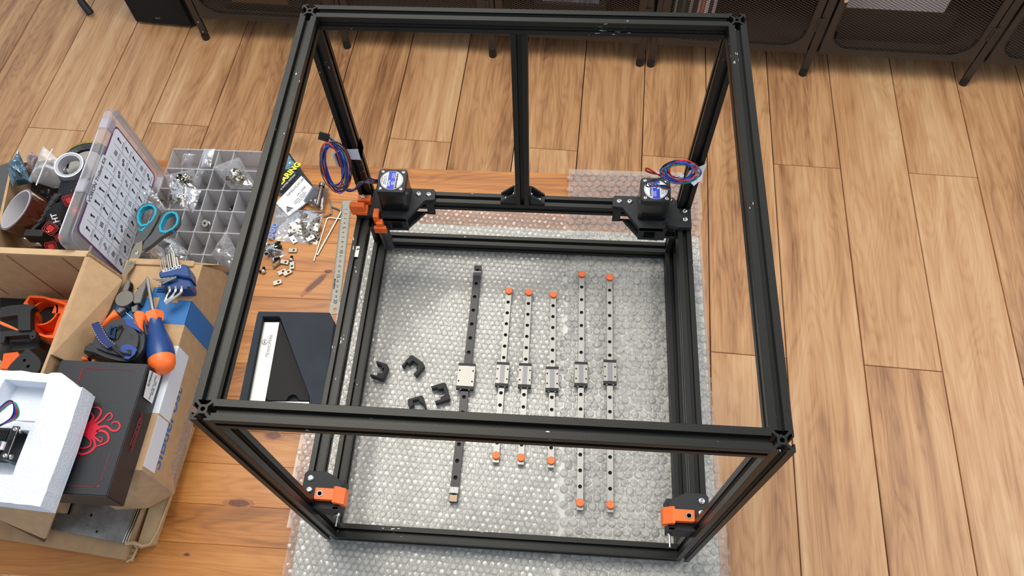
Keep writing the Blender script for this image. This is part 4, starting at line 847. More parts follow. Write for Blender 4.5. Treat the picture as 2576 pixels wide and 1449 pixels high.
# black wound reel with its gold glints painted in as a bright strip
rc = ta(1150, 330, .125); T = frame_m(rc, (1, 0, 0), (0, -.1, 1)); rr = random.Random(3)
t = thing('black_tape_reel', 'wide black wound reel behind the pale grey tape roll', 'reel', rc)
put('winding', MB().lathe([(.045, -.012), (.047, 0), (.045, .010), (.038, .014), (.030, .012), (.028, -.012)], 48, T, closed=True), mat('black_winding', (44, 44, 46), .35, 0, bump=1, bscale=140, aniso=(1, 1, 4)), t)
put('gold_glint', MB().strip([T @ Vector((.043 * cos(a), .043 * sin(a), .0125)) for a in [R(75 + 8 * i) for i in range(9)]], (0, .0022, 0), .0012), mat('gold_glint', (200, 175, 90), .2, 1, bump=1, bscale=300), t)
put('inner_disc', MB().cyl((0, 0, 0), .028, .018, 32, T), mat('pale_disc', (150, 146, 140), .5), t)
# bags
t = thing('zip_bag', 'empty clear zip bag under the pale grey tape roll', 'plastic bag', ta(700, 400, .12)); bag([ta(370, 480, .135), ta(700, 590, .12), ta(1120, 545, .12), ta(565, 40, .15)], .010, 51, film('hazy_film', (.93, .93, .92), .12, .32, .35, .5, 45), t)
put('zip_strip', MB().tube([ta(470, 550, .140), ta(570, 300, .148), ta(685, 75, .156)], .0011, 6), m_white, t)
t = thing('silver_bag', 'crumpled shiny silvery blue bag in the rear box corner', 'plastic bag', ta(250, 350, .12)); bag([ta(115, 420, .13), ta(170, 560, .12), ta(420, 520, .12), ta(240, 95, .155)], .018, 52, mat('blue_silver_foil', (120, 150, 165), .12, .85, bump=1, bscale=70), t, wr=1.2, n=20)
t = thing('clear_bag', 'crumpled clear bag with a pink edge beside the silvery bag', 'plastic bag', ta(400, 230, .13)); bag([ta(330, 330, .125), ta(420, 380, .125), ta(510, 180, .14), ta(400, 120, .15)], .014, 53, mat('pinkish_film', (190, 170, 170), .12, .5, bump=1, bscale=70), t, wr=1.2)
t = thing('wrapped_bag', 'crumpled clear bag at the bottom of rear box', 'plastic bag', ta(400, 1220, .08)); bag([ta(180, 1330, .075), ta(700, 1350, .075), ta(640, 1150, .08), ta(250, 1150, .09)], .02, 54, m_film, t, wr=1)
t = thing('dark_bag', 'dark shiny bag filling the rear box below the strap', 'plastic bag', ta(700, 1000, .06)); bag([ta(300, 1200, .05), ta(1020, 1300, .05), ta(900, 560, .06), ta(420, 520, .07)], .02, 55, mat('dark_shiny_film', (20, 22, 24), .2, 0, bump=1, bscale=60, coat=.5), t, wr=1)
# headlamp strap
m_strap = mat('black_webbing', (28, 29, 33), .7, 0, bump=.6, bscale=900); m_red = mat('red_print', (205, 48, 42), .6)
st = thing('headlamp_strap', 'black elastic headlamp strap with red square pattern', 'headlamp strap', ta(750, 950, .1))
def strap(pts, hw): put('webbing', MB().strip(spline(pts, 8), hw, .0014), m_strap, st, smooth=60)
strap([ta(760, 620, .135), ta(900, 640, .145), ta(980, 760, .14), ta(900, 880, .125), ta(780, 800, .12)], Vector((.006, .013, .010)))
strap([ta(560, 1180, .12), ta(640, 960, .135), ta(800, 880, .14), ta(960, 900, .13), ta(1020, 960, .12)], Vector((.005, .012, .010)))
strap([ta(560, 1190, .105), ta(640, 1280, .095), ta(720, 1420, .08)], Vector((.014, .004, .004)))
strap([ta(900, 640, .125), ta(1050, 600, .13), ta(1180, 560, .13)], Vector((.003, .012, .006)))
def redsq(x, y, z, a, X, s=1):
    c = ta(x, y, z); n_ = (CC - c).normalized(); T = frame_m(c, X, n_) @ Matrix.Diagonal((s, s, 1, 1))
    k = MB(); k.prism(rrect(-.0042, -.0042, .0042, .0042, .0015, 3), 0, .0006, M=T)
    for r_ in (.0062, .0082): k.prism(rrect(-r_, -r_, r_, r_, .003, 3), 0, .0006, [rrect(-r_ + .0007, -r_ + .0007, r_ - .0007, r_ - .0007, .0025, 3)], M=T)
    put('red_square', k, m_red, st, smooth=None)
redsq(900, 745, .150, 0, (.6, -.75, .2)); redsq(975, 880, .146, 0, (.9, .5, .2), .8); redsq(655, 1110, .146, 0, (.8, -.5, .2), 1.1); redsq(665, 1350, .112, 0, (.9, .3, 0)); redsq(770, 1230, .115, 0, (.6, -.7, .2), .7)
c = ta(715, 975, .148); text('HT', .011, frame_m(c, (-.45, .8, .3), (CC - c).normalized()), m_white, st, bold=.0003)
c = ta(985, 625, .146); text('HT', .010, frame_m(c, (.9, .2, .2), (CC - c).normalized()), m_inkg, st)
k = MB(); a, b_ = ta(420, 1180, .12), ta(760, 680, .13); d = (b_ - a)
k.tube([a, b_], .0065, 8); k.box((0, 0, 0), (.030, .012, .02), Matrix.Translation(a + Vector((.01, -.004, 0))))
for i in range(6): k.box((0, 0, 0), (.005, .02, .012), Matrix.Translation(a.lerp(b_, .15 + .14 * i) + Vector((.008, .004, .002))) @ Matrix.Rotation(R(-30), 4, 'Z'))
put('lamp_bracket', k, m_rubber, st, smooth=None)
# ================================================================ flat package and metal plate
pk = thing('flat_package', 'thin brown cardboard package under all boxes, front edge torn open', 'package', (-.65, -.2, TZ))
k = MB(); k.hexa([(-.95, -.262, TZ + .0002), (-.5325, -.3005, TZ + .0002), (-.512, -.10, TZ + .0002), (-.95, -.06, TZ + .0002), (-.95, -.262, .011), (-.5325, -.3005, .011), (-.512, -.10, .011), (-.95, -.06, .011)]); put('lower_wrap', k, m_card, pk, smooth=None)
k = MB(); k.hexa([(-.516, -.10, TZ + .0002), (-.522, -.283, TZ + .0002), (-.500, -.276, TZ + .0002), (-.490, -.10, TZ + .0002), (-.516, -.10, .003), (-.522, -.283, .003), (-.500, -.276, .003), (-.490, -.10, .003)]); put('torn_edge_strip', k, m_card2, pk, smooth=None)
k = MB()
for i in range(5): y = -.2985 + i * .0042; k.lathe([(.0022, 0), (.0027, 0), (.0027, .008), (.0022, .008)], 10, Matrix.Translation((-.5335, y, -.0075 + .003 * (i % 2))) @ Matrix.Rotation(R(90), 4, 'Y'), closed=True)
put('corrugation', k, m_card2, pk, smooth=30)
k = MB(); k.tube([(-.5315, -.303, .0005), (-.5245, -.298, .0005), (-.5215, -.284, .001), (-.5235, -.280, .010)], .0016, 6).tube([(-.5345, -.280, .0125), (-.522, -.2785, .012), (-.512, -.2815, .008), (-.503, -.2775, .005), (-.498, -.26, .004), (-.4925, -.21, .004), (-.490, -.15, .004)], [.003, .0026, .002, .0018, .0015, .0015, .0015], 6); put('torn_liner', k, m_card2, pk)
mp_ = thing('metal_plate', 'dull spotted zinc metal plate with small holes under the brown box', 'metal plate', (-.6, -.25, .0115))
k = MB(); k.prism([(-.70, -.262), (-.537, -.2805), (-.5195, -.12), (-.70, -.10)], .0112, .0170, [circ(-.594, -.2455, .0022, 12), circ(-.5785, -.2675, .0018, 12)]); put('plate_body', k, mat('zinc_sheet', (160, 160, 158), .42, .8, var=.35, vscale=35, bump=.1), mp_, smooth=None)
k = MB()
for i in range(3): k.tube([(-.5368 + i * .0022, -.2805, .0165 - .0022 * i), (-.5195 + i * .0022, -.12, .0165 - .0022 * i)], .0011, 6)
put('rolled_edge', k, m_chrome, mp_, label='bright folded edge of the plate')
# ================================================================ brown parcel box
ZT, ZB, XS = .125, .0175, -.4825
bx3 = thing('parcel_box', 'brown parcel box with a blue band, under the tools', 'cardboard box', (-.54, -.04, ZB))
top = [(-.6025, .1165), (XS, .1125), (XS, -.2045), (-.515, -.2045), (-.56, -.2045), (-.6025, -.2045)]
bot = [(-.6025, .1165), (XS, .150), (XS + .001, -.208), (-.515, -.231), (-.56, -.236), (-.6025, -.22)]
k = MB(); b = k.b; tv = [b.verts.new((*p, ZT)) for p in top]; mv = [b.verts.new((bx_[0] * .5 + tx_[0] * .5, bx_[1] * .75 + tx_[1] * .25, .06)) for bx_, tx_ in zip(bot, top)]; bv = [b.verts.new((*p, ZB)) for p in bot]
b.faces.new(tv); b.faces.new(bv[::-1])
for u_, l_ in ((tv, mv), (mv, bv)):
    for i in range(6): b.faces.new((u_[i], l_[i], l_[(i + 1) % 6], u_[(i + 1) % 6]))
put('box_body', k, m_card, bx3, smooth=None)
k = MB(); k.prism(rrect(-.5975, .108, XS - .012, .1185, .003), ZT, ZT + .0035, bev=.001); put('rear_flap', k, m_card, bx3, smooth=None)
k = MB(); k.hexa([(XS, .1125, ZT), (XS + .001, .1135, ZT + .0005), (XS - .02, .1165, ZT + .003), (XS - .02, .113, ZT), (XS + .0005, .152, .06), (XS + .0012, .152, .06), (XS + .0012, .155, .03), (XS + .0005, .155, .03)]); put('side_flap', k, m_card, bx3, smooth=None)
ya, yb = px(480, 757, ZT).y, px(457, 817, ZT).y; e = .0003
ya2, yb2 = .0445, -.002
k = MB(); k.hexa([(-.6025 + .006, ya + .002, ZT), (-.6025 + .006, yb + .002, ZT), (XS, yb, ZT), (XS, ya, ZT), (-.6025 + .006, ya + .002, ZT + e), (-.6025 + .006, yb + .002, ZT + e), (XS + e, yb, ZT + e), (XS + e, ya, ZT + e)])
k.hexa([(XS - e, ya, ZT + e), (XS - e, yb, ZT + e), (XS - e + .0005, yb, ZB), (XS - e + .0005, ya, ZB), (XS + e, ya, ZT + e), (XS + e, yb, ZT + e), (XS + e + .001, yb, ZB), (XS + e + .001, ya, ZB)]); put('blue_band', k, m_tapeblue, bx3, smooth=None, label='printed blue band round the box')
k = MB(); k.box((-.528, ya + .010, ZT + e), (.036, .020, e)); 
for i in range(4): k.box((-.531 , ya + .0125 + i * .0035, ZT + e), (.018, .0018, e))
put('blue_print', k, m_tapeblue, bx3, smooth=None)
k = MB(); k.box((-.5365, ya - .006, ZT + e * 1.8), (.009, .018, e)); k.box((-.510, ya - .0015, ZT + e * 1.8), (.014, .006, e)); put('print_gap', k, m_card, bx3, smooth=None)
m_lab = mat('parcel_label', (224, 230, 238), .4)
k = MB(); k.box((XS + .0004, -.074, .1065), (.0004, .102, .037)); k.box((XS + .0002 - .02, -.074, ZT + .0002), (.04, .102, .0004)); put('address_label', k, m_lab, bx3, smooth=None)
k = MB(); k.box((XS + .0004, -.163, .1075), (.0004, .072, .034)); put('address_label', k, m_lab, bx3, smooth=None)
text('SIBdePost', .030, frame_m((XS + .0003, -.132, .088), (0, 1, 0), (1, 0, 0)), mat('blue_ink', (62, 108, 168), .6), bx3, bold=.0006, sx=1.0)
k = MB(); k.hexa([(XS + .0008, .03, .018), (XS + .0008, -.205, .018), (XS + .0012, -.205, .018), (XS + .0012, .03, .018), (XS + .0008, .03, .036), (XS + .0008, -.175, .048), (XS + .0012, -.175, .048), (XS + .0012, .03, .036)]); put('packing_tape', k, film('crinkled_tape', (.9, .9, .88), .16, .45, .75, 1, 260), bx3, smooth=None)
k = MB(); k.tube([(XS, -.2055, .123), (XS + .001, -.2068, .075), (XS + .001, -.209, .02)], .0010, 5); put('packing_tape', k, m_film, bx3)
# ================================================================ black product box with red emblem
bz0, bz1 = ZT + .0003, .1705
bk = thing('black_gift_box', 'flat black box with a red octopus emblem, on the parcel box', 'box', (-.5535, -.161, bz0))
X0, X1, Y0, Y1 = -.6155, -.4925, -.2515, -.0715
k = MB(); k.hexa([(X0 - .001, Y0 - .002, bz0), (X1 + .0015, Y0 - .002, bz0), (X1 + .0015, Y1 + .001, bz0), (X0 - .001, Y1 + .001, bz0), (X0, Y0, bz1), (X1, Y0, bz1), (X1, Y1, bz1), (X0, Y1, bz1)]); bmesh.ops.bevel(k.b, geom=list(k.b.edges), offset=.0012, segments=2, affect='EDGES')
put('box_shell', k, mat('black_card', (40, 41, 45), .42, 0, bump=.08, bscale=400), bk, smooth=None)
m_emb = mat('red_emblem', (206, 34, 56), .38); m_redl = mat('dark_red_line', (150, 34, 50), .5)
def ob(x, y, o=.0004): return px(x / 2.5464, 880 + y / 2.5464, bz1 + o)
em = MB()
em.b.faces.new([em.b.verts.new(ob(*p, .0008)) for p in ((395, 470), (440, 450), (500, 452), (545, 478), (585, 462), (620, 470), (640, 500), (625, 535), (590, 560), (555, 545), (520, 555), (470, 572), (420, 568), (385, 545))])
tent = [[(560, 480, 13), (596, 440, 12), (585, 408, 10), (540, 396, 8), (495, 405, 6), (460, 420, 3)], [(590, 475, 13), (632, 430, 11), (648, 392, 10), (622, 368, 8), (580, 372, 6), (555, 388, 5), (541, 380, 4), (540, 362, 2)],
        [(610, 480, 12), (655, 450, 10), (682, 420, 9), (705, 405, 8), (719, 425, 7), (705, 448, 6), (686, 452, 4)], [(620, 500, 13), (680, 490, 12), (715, 515, 11), (748, 515, 10), (768, 488, 9), (752, 462, 8), (722, 465, 6), (715, 482, 3)],
        [(610, 520, 14), (660, 520, 13), (692, 545, 12), (690, 585, 10), (655, 605, 8), (615, 620, 6), (598, 645, 2)], [(590, 545, 12), (625, 575, 10), (648, 590, 7), (655, 568, 5), (640, 558, 4), (630, 570, 2)],
        [(560, 545, 13), (600, 575, 13), (605, 620, 12), (570, 655, 12), (520, 668, 11), (480, 645, 9), (455, 615, 7), (420, 610, 5), (396, 625, 3)], [(545, 545, 10), (580, 580, 9), (575, 615, 8), (535, 630, 7), (490, 625, 6), (440, 620, 6), (408, 635, 6), (402, 660, 5), (425, 678, 2)]]
for q, tt in enumerate(tent):
    P = spline([(a, b_, w_) for a, b_, w_ in tt], 6); L_ = []; Rr = []
    for i, p in enumerate(P):
        d = (P[min(i + 1, len(P) - 1)] - P[max(i - 1, 0)]); n_ = Vector((-d.y, d.x)).normalized() * p.z * .62; L_.append(em.b.verts.new(ob(p.x + n_.x, p.y + n_.y, .0004 + .0002 * (q % 3 + 1)))); Rr.append(em.b.verts.new(ob(p.x - n_.x, p.y - n_.y, .0004 + .0002 * (q % 3 + 1))))
    for i in range(len(P) - 1): em.b.faces.new((L_[i], L_[i + 1], Rr[i + 1], Rr[i]))
put('octopus_emblem', em, m_emb, bk, smooth=None)
for P in (((512, 478), (532, 490), (514, 497)), ((494, 552), (512, 528), (512, 542))):
    put('emblem_eye', MB().poly([ob(*p, .0012) for p in P]), mat('black_card2', (30, 30, 33), .5), bk, smooth=None)
def line(pts, par, r=.00035, m=None): put('red_line', MB().tube([ob(*p, .0003) for p in pts], r, 4), m or m_redl, par, smooth=None)
line([(480, 225), (500, 213), (550, 118), (845, 130)], bk); line([(328, 863), (596, 880), (645, 838), (704, 663)], bk)
for i in range(5): line([(500 + i * 6, 197 - i * 16), (516 + i * 5, 180 - i * 15)], bk, .0006)
put('red_line', MB().poly([ob(618, 878), (ob(634, 878)), ob(634, 862)]), m_redl, bk, smooth=None)
line([(415, 166), (438, 168), (436, 180)], bk)
SX = X1 + .0010
def sd(x, y): p = pX(x / 2.5464, 880 + y / 2.5464, SX); p.x = SX + (bz1 - p.z) * .03; return p
P = [sd(*q) for q in ((893, 434), (908, 444), (849, 626), (832, 612))]; put('red_line', MB().tube(P + [P[0]], .0003, 4), m_redl, bk, smooth=None)
text('OCTOPUS PRO', .0064, frame_m((P[0] + P[2]) / 2 + Vector((.0006, 0, 0)), (0, 1, .02), (1, 0, .03)), m_redl, bk, sx=1.25, bold=.0002)
P = [sd(*q) for q in ((956, 130), (1026, 165), (968, 345), (915, 302))]; k = MB(); k.poly([p + Vector((.0004, 0, 0)) for p in P]); put('sticker', k, m_white, bk, smooth=None)
c = sum(P, Vector()) / 4 + Vector((.0007, 0, 0)); text('ELP0000020', .0058, frame_m(c + Vector((0, .010, .009)), (0, 1, 0), (1, 0, .03)), m_ink, bk, sx=.9); text('Octopus Pro V1.1 (H723)\n(42180)   2022', .0042, frame_m(c + Vector((0, 0, -.005)), (0, 1, 0), (1, 0, .03)), m_ink, bk, sx=.8)
# ================================================================ deep cardboard box with printed parts
rim, xr, yb_, yf, xl = .180, -.6265, .0905, -.246, -.93
cb = thing('deep_cardboard_box', 'deep open cardboard box full of black and orange printed parts', 'cardboard box', (-.75, -.08, .0115))
k = MB(); k.box((xr - .002, (yb_ + yf) / 2, (rim + .0175) / 2), (.004, yb_ - yf, rim - .0175)); put('side_panel', k, m_card, cb, smooth=None)
k = MB(); k.box(((xl + xr) / 2 - .002, yb_ - .002, (rim + .0175) / 2), (xr - xl - .004, .004, rim - .0175)); put('side_panel', k, m_card, cb, smooth=None)
k = MB(); k.box(((xl + xr) / 2 - .002, yf + .002, (rim + .0175) / 2), (xr - xl - .004, .004, rim - .0175)); put('side_panel', k, m_card, cb, smooth=None)
k = MB(); k.box(((xl + xr) / 2, (yb_ + yf) / 2, .0195), (xr - xl, yb_ - yf, .004)); put('bottom_panel', k, m_card, cb, smooth=None)
k = MB(); k.hexa([(xl, yb_ + .001, rim - .02), (xr - .002, yb_ + .001, rim - .02), (xr - .002, yb_ + .0045, rim - .02), (xl, yb_ + .0045, rim - .02), (xl, yb_ - .0035, rim + .001), (xr - .002, yb_ - .0035, rim + .001), (xr - .002, yb_ + .0075, rim - .001), (xl, yb_ + .0075, rim - .001)]); put('folded_rear_flap', k, m_card2, cb, smooth=None, label='pale folded rear rim')
for xx in (-.845, -.752, -.668): put('crease', MB().tube([(xx, yb_ - .0045, rim - .004), (xx + .018, yb_ - .0045, .05)], .0007, 4), m_cardedge, cb, smooth=None)
pa, pb, pc_ = px(237, 652, rim), px(308, 703, .138), px(196, 912, .138)
k = MB(); k.hexa([(xr, yb_ - .003, rim), (xr, -.069, rim), (xr + .0035, -.069, rim + .0012), (xr + .0035, yb_ - .003, rim + .0012), (pb.x, pb.y, pb.z - .003), (-.6065, -.068, .1305), (-.6055, -.068, .1335), (pb.x + .001, pb.y, pb.z)]); put('side_flap', k, m_card, cb, smooth=None)
k = MB(); k.tube([(xr - .001, yb_ - .0005, rim + .001), (xr + .004, yb_ - .001, rim + .0015), (pb.x + .001, pb.y + .002, pb.z)], .0022, 6); put('worn_corner', k, m_cardedge, cb)
# front flap hanging towards the plate
f1, f2, f3 = px(148, 1263, .075), px(113, 1357, .022), px(0, 1300, .055)
k = MB(); q = [Vector((xr, yf - .001, .15)), f1, f2, f3, Vector((-.76, yf - .001, .12))]
vv = [k.b.verts.new(p) for p in q]; k.b.faces.new(vv); r = bmesh.ops.extrude_face_region(k.b, geom=list(k.b.faces)); bmesh.ops.translate(k.b, vec=(0, .002, -.0035), verts=[g for g in r['geom'] if isinstance(g, bmesh.types.BMVert)]); put('front_flap', k, m_card, cb, smooth=None)
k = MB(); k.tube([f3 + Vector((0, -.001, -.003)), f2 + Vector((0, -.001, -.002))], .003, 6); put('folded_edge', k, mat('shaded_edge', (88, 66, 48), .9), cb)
# printed parts inside
c4 = 1 / 4.529
def bp_(P, z, th, m, label, name='printed_part', holes=(), cat='printed part', walls=False):
    Q = [px(a * c4, 640 + b_ * c4, z) for a, b_ in P]; k = MB(); k.prism([(p.x, p.y) for p in Q], z - th, z, [[(p.x, p.y) for p in [px(a * c4, 640 + b_ * c4, z) for a, b_ in h_]] for h_ in holes], bev=0)
    t = thing(name, label, cat, (Q[0].x, Q[0].y, z - th), 0, 'printed parts in the deep box'); put('part_body', k, m, t, smooth=None); return t
bp_([(0, 215), (130, 205), (155, 215), (150, 300), (120, 260), (0, 262)], .062, .015, m_print, 'black printed bar end, far left at the rear of box')
bp_([(150, 215), (395, 240), (360, 300), (150, 300)], .060, .012, m_print, 'short black printed block beside the rear bar end')
bp_([(395, 240), (900, 320), (880, 380), (375, 300)], .056, .014, m_print, 'long black printed bar along the rear inside wall')
bp_([(30, 305), (460, 345), (425, 395), (20, 330)], .070, .006, m_print, 'thin black printed bracket with one round hole', holes=[[(215, 335), (240, 328), (262, 340), (250, 356), (222, 352)]])
outer = [(330, 470), (400, 468), (500, 478), (590, 500), (640, 505), (775, 560), (735, 640), (700, 740), (665, 830), (620, 955), (520, 945), (430, 915), (345, 860), (345, 620), (265, 560)]
t = bp_(outer, .098, .045, m_oranged, 'large orange printed cowl, hollow with a round opening', holes=[[(340, 490), (500, 500), (590, 530), (740, 575), (700, 660), (650, 760), (600, 920), (520, 920), (430, 890), (365, 850), (365, 610), (310, 550)]])
Q = [px(a * c4, 640 + b_ * c4, .070) for a, b_ in outer]; k = MB(); k.prism([(p.x, p.y) for p in Q], .053, .062); put('cowl_floor', k, m_oranged, t, smooth=None)
c = px(530 * c4, 640 + 690 * c4, .078); put('round_opening', MB().lathe([(.022, -.014), (.022, .008), (.0195, .008), (.0195, -.014)], 32, Matrix.Translation(c), closed=True).box(c + Vector((.022, .012, 0)), (.018, .024, .016)), m_oranged, t, smooth=30)
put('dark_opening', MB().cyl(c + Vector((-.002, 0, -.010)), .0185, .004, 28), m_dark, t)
bp_([(10, 605), (120, 580), (280, 568), (385, 572), (400, 600), (355, 625), (345, 660), (345, 862), (205, 868), (203, 690), (0, 716), (0, 640)], .112, .012, m_print, 'black printed corner bracket in front of the orange cowl')
bp_([(0, 757), (100, 800), (212, 856), (208, 868), (190, 866), (0, 792)], .105, .006, m_orange, 'slim orange printed strip lying across the black parts')
bp_([(0, 880), (120, 870), (400, 865), (412, 900), (405, 945), (365, 970), (340, 950), (335, 912), (190, 925), (60, 935), (45, 1000), (0, 1010)], .108, .012, m_print, 'black printed arm with a round eye at its end', holes=[[(355, 932), (370, 924), (384, 934), (372, 946)]])
bp_([(0, 1010), (70, 990), (330, 1000), (440, 960), (455, 1060), (300, 1090), (60, 1100), (0, 1085)], .085, .02, m_print, 'dark printed block half hidden under the arm')
bp_([(40, 1130), (200, 1110), (240, 1180), (140, 1310), (0, 1300), (30, 1200)], .090, .012, m_oranged, 'orange printed part peeking out below the black block')
bp_([(310, 1070), (352, 1100), (400, 1140), (445, 1185), (466, 1240), (455, 1300), (425, 1345), (250, 1340), (80, 1305), (130, 1240), (200, 1170)], .110, .010, m_print, 'rounded black printed disc part with two slots', holes=[[(262, 1195), (290, 1188), (300, 1200), (285, 1222), (258, 1225)], [(300, 1265), (330, 1255), (342, 1265), (328, 1290), (298, 1295)]])
bp_([(0, 320), (760, 380), (520, 1200), (0, 1200)], .036, .015, mat('dark_print_layer', (18, 18, 19), .7), 'layer of dark printed parts at the box bottom')
# ================================================================ white foam block with a motor in it
fz0, fz1 = .1812, .2150
fb = thing('white_foam_block', 'white foam packing block with moulded pockets, topmost on the left', 'packing foam', (-.6, -.19, fz0))
s7 = 1 / 3.7154
def fo(x, y, z=fz1): return px(x * s7, 900 + y * s7, z)
O = [fo(*p) for p in ((-360, 80), (0, 115), (200, 122), (440, 152), (485, 140), (570, 142), (640, 190), (745, 282), (772, 275), (600, 800), (378, 1392), (0, 1345), (-360, 1300))]
rr = random.Random(2); OO = []
for i, p in enumerate(O):
    q = O[(i + 1) % len(O)]; n_ = max(1, int((q - p).length / .006))
    for j in range(n_): w_ = p.lerp(q, j / n_); OO.append((w_.x + rr.uniform(-.0004, .0004), w_.y + rr.uniform(-.0004, .0004)))
h1 = [fo(*p) for p in ((45, 200), (440, 232), (325, 605), (250, 600), (-50, 570), (-100, 470))]; h2 = [fo(*p) for p in ((-300, 640), (276, 680), (150, 1000), (120, 1095), (-300, 1080))]
k = MB(); k.prism(OO, .1895, fz1, [[(p.x, p.y) for p in h1], [(p.x, p.y) for p in h2]]); put('foam_body', k, m_foamw, fb, smooth=None)
k = MB(); k.prism([(p.x + (.0006 if p.x > -.6 else 0) * -1, p.y) for p in O], fz0, .1895); put('foam_base', k, m_foamw, fb, smooth=None)
k = MB(); k.box(fo(130, 560, .199), (.09, .012, .018)); put('pocket_rib', k, m_foamw, fb, smooth=None)
ms = thing('boxed_motor', 'black stepper motor with wires, lying in the white foam', 'motor', (-.64, -.203, .1875))
mx1, my0, my1, mz0, mz1 = -.604, -.2245, -.1825, .1875 - .018, .2175
mz0 = .1898
k = MB(); k.box((mx1 - .0045, (my0 + my1) / 2, (mz0 + mz1) / 2), (.009, .0423, mz1 - mz0), bev=.0015); put('end_cap', k, m_motor, ms, smooth=None)
k = MB(); k.box((mx1 - .034, (my0 + my1) / 2, (mz0 + mz1) / 2 - .001), (.050, .038, mz1 - mz0 - .002), bev=.002)
for i in range(22): k.box((mx1 - .012 - i * .0021, (my0 + my1) / 2, mz1 - .0006), (.0011, .030, .0016))
put('stator', k, m_rubber, ms, smooth=None)
for sy in (-1, 1):
    o = screw((mx1, (my0 + my1) / 2 + sy * .0165, mz1 - .005), ms, (0, pi / 2, 0), scr_me, .8); screw((mx1 - .004, (my0 + my1) / 2 + sy * .0168, mz1), ms, me=scr_s)
k = MB(); k.box((mx1 - .0125, -.209, mz1 + .0015), (.0085, .010, .004)); put('connector', k, m_white, ms, smooth=None)
for ci, m_ in enumerate(m_cable):
    a = Vector((mx1 - .0125, -.212 + ci * .0018, mz1 + .003)); put('wire', MB().tube(spline([a, a + Vector((-.004, .012, .018)), fo(105 + 18 * ci, 560, .245), fo(130 + 8 * ci, 440, .255), fo(90 + 4 * ci, 402 + ci * 8, .255), fo(20, 450 + 12 * ci, .25), fo(-60, 540 + 10 * ci, .24)], 8), .0011, 6), m_, ms, smooth=60)
# ================================================================ hand tools on the parcel box
T3 = 4.2617; ZP = ZT + .0006
def tp(x, y, z): return px(x / T3, 600 + y / T3, z)
def plate(P, z0, z1, m, par, name, bev=.0012, label=None):
    Q = [tp(a, b_, z1) for a, b_ in P]; k = MB(); k.prism([(p.x, p.y) for p in Q], z0, z1, bev=bev); return put(name, k, m, par, smooth=30, label=label)
pr_ = thing('combination_pliers', 'open combination pliers with orange and navy grips', 'pliers', tp(1380, 690, ZP)); m_pl = mat('plier_steel', (120, 118, 112), .38, .9)
plate([(1370, 428), (1398, 455), (1392, 500), (1372, 560), (1392, 600), (1440, 618), (1400, 680), (1350, 700), (1292, 690), (1285, 640), (1308, 560), (1335, 480)], ZP + .004, ZP + .013, m_pl, pr_, 'jaw')
plate([(1560, 428), (1578, 445), (1565, 520), (1530, 610), (1500, 690), (1440, 700), (1385, 650), (1440, 595), (1475, 540), (1460, 530), (1530, 465)], ZP + .001, ZP + .012, m_pl, pr_, 'jaw')
for i in range(5): plate([(1380 - 2 * i, 470 + 18 * i), (1404 - 3 * i, 474 + 18 * i), (1402 - 3 * i, 482 + 18 * i), (1378 - 2 * i, 480 + 18 * i)], ZP + .004, ZP + .0125, m_dark, pr_, 'tooth', 0)
c = tp(1378, 690, ZP); put('joint_disc', MB().lathe([(.0135, .002), (.0135, .0135), (.0128, .0142), (.004, .0142)], 32, Matrix.Translation(c)), m_pl, pr_)
plate([(1300, 690), (1345, 745), (1275, 805), (1238, 785)], ZP + .002, ZP + .011, m_pl, pr_, 'shank'); plate([(1400, 730), (1475, 700), (1468, 800), (1405, 790)], ZP + .002, ZP + .011, m_pl, pr_, 'shank')
plate([(1215, 752), (1262, 815), (1190, 850), (1085, 935), (960, 1060), (870, 1240), (940, 1300), (850, 1300), (830, 1240), (930, 1040), (1090, 900), (1150, 830)], ZP, ZP + .016, m_orange, pr_, 'grip', .002)
plate([(1080, 880), (1130, 830), (1000, 980), (900, 1090), (820, 1290), (800, 1290), (850, 1120), (960, 980)], ZP, ZP + .012, m_navyd, pr_, 'grip_back', .002)
plate([(1425, 800), (1465, 765), (1525, 775), (1560, 820), (1530, 880), (1522, 940), (1555, 1080), (1530, 1210), (1485, 1325), (1486, 1270), (1515, 1140), (1500, 1010), (1440, 880)], ZP, ZP + .018, m_orange, pr_, 'grip', .002)
plate([(1545, 815), (1595, 850), (1578, 930), (1605, 1050), (1618, 1200), (1600, 1345), (1490, 1330), (1535, 1215), (1560, 1085), (1528, 950), (1520, 880)], ZP, ZP + .015, m_navyd, pr_, 'grip_back', .002)
put('return_spring', MB().tube([tp(1285, 835, ZP + .01), tp(1352, 795, ZP + .014), tp(1425, 860, ZP + .01)], .0005, 5), m_steel2, pr_)
# screwdriver
a, b_ = tp(1578, 408, ZP + .017), tp(1757, 1432, ZP + .019); d = (a - b_).normalized(); L_ = (a - b_).length; T = Matrix.Translation(b_) @ d.to_track_quat('Z', 'Y').to_matrix().to_4x4()
sd_ = thing('screwdriver', 'screwdriver with a fat navy and orange handle', 'screwdriver', b_); hl = (tp(1664, 800, ZP + .017) - b_).length
put('shaft', MB().lathe([(.0028, hl - .005), (.0028, L_ - .006), (.0016, L_ - .002), (.0004, L_)], 16, T), m_chrome, sd_)
put('handle_end', MB().lathe([(.002, 0), (.009, .0012), (.0145, .0055), (.0175, .012), (.0182, .019), (.0182, .022)], 28, T), m_orange, sd_)
put('soft_grip', MB().lathe([(.0182, .0215), (.0187, .030), (.0178, .043), (.0145, .058), (.0112, .072), (.0102, hl - .022), (.0112, hl - .014)], 28, T), m_navy, sd_)
put('collar', MB().lathe([(.0110, hl - .018), (.0128, hl - .013), (.0142, hl - .006), (.0132, hl - .001), (.006, hl)], 6, T), m_orange, sd_)
k = MB(); k.box((.012, -.0125, .012), (.004, .003, .010), T); put('hang_slot', k, m_dark, sd_, smooth=None)
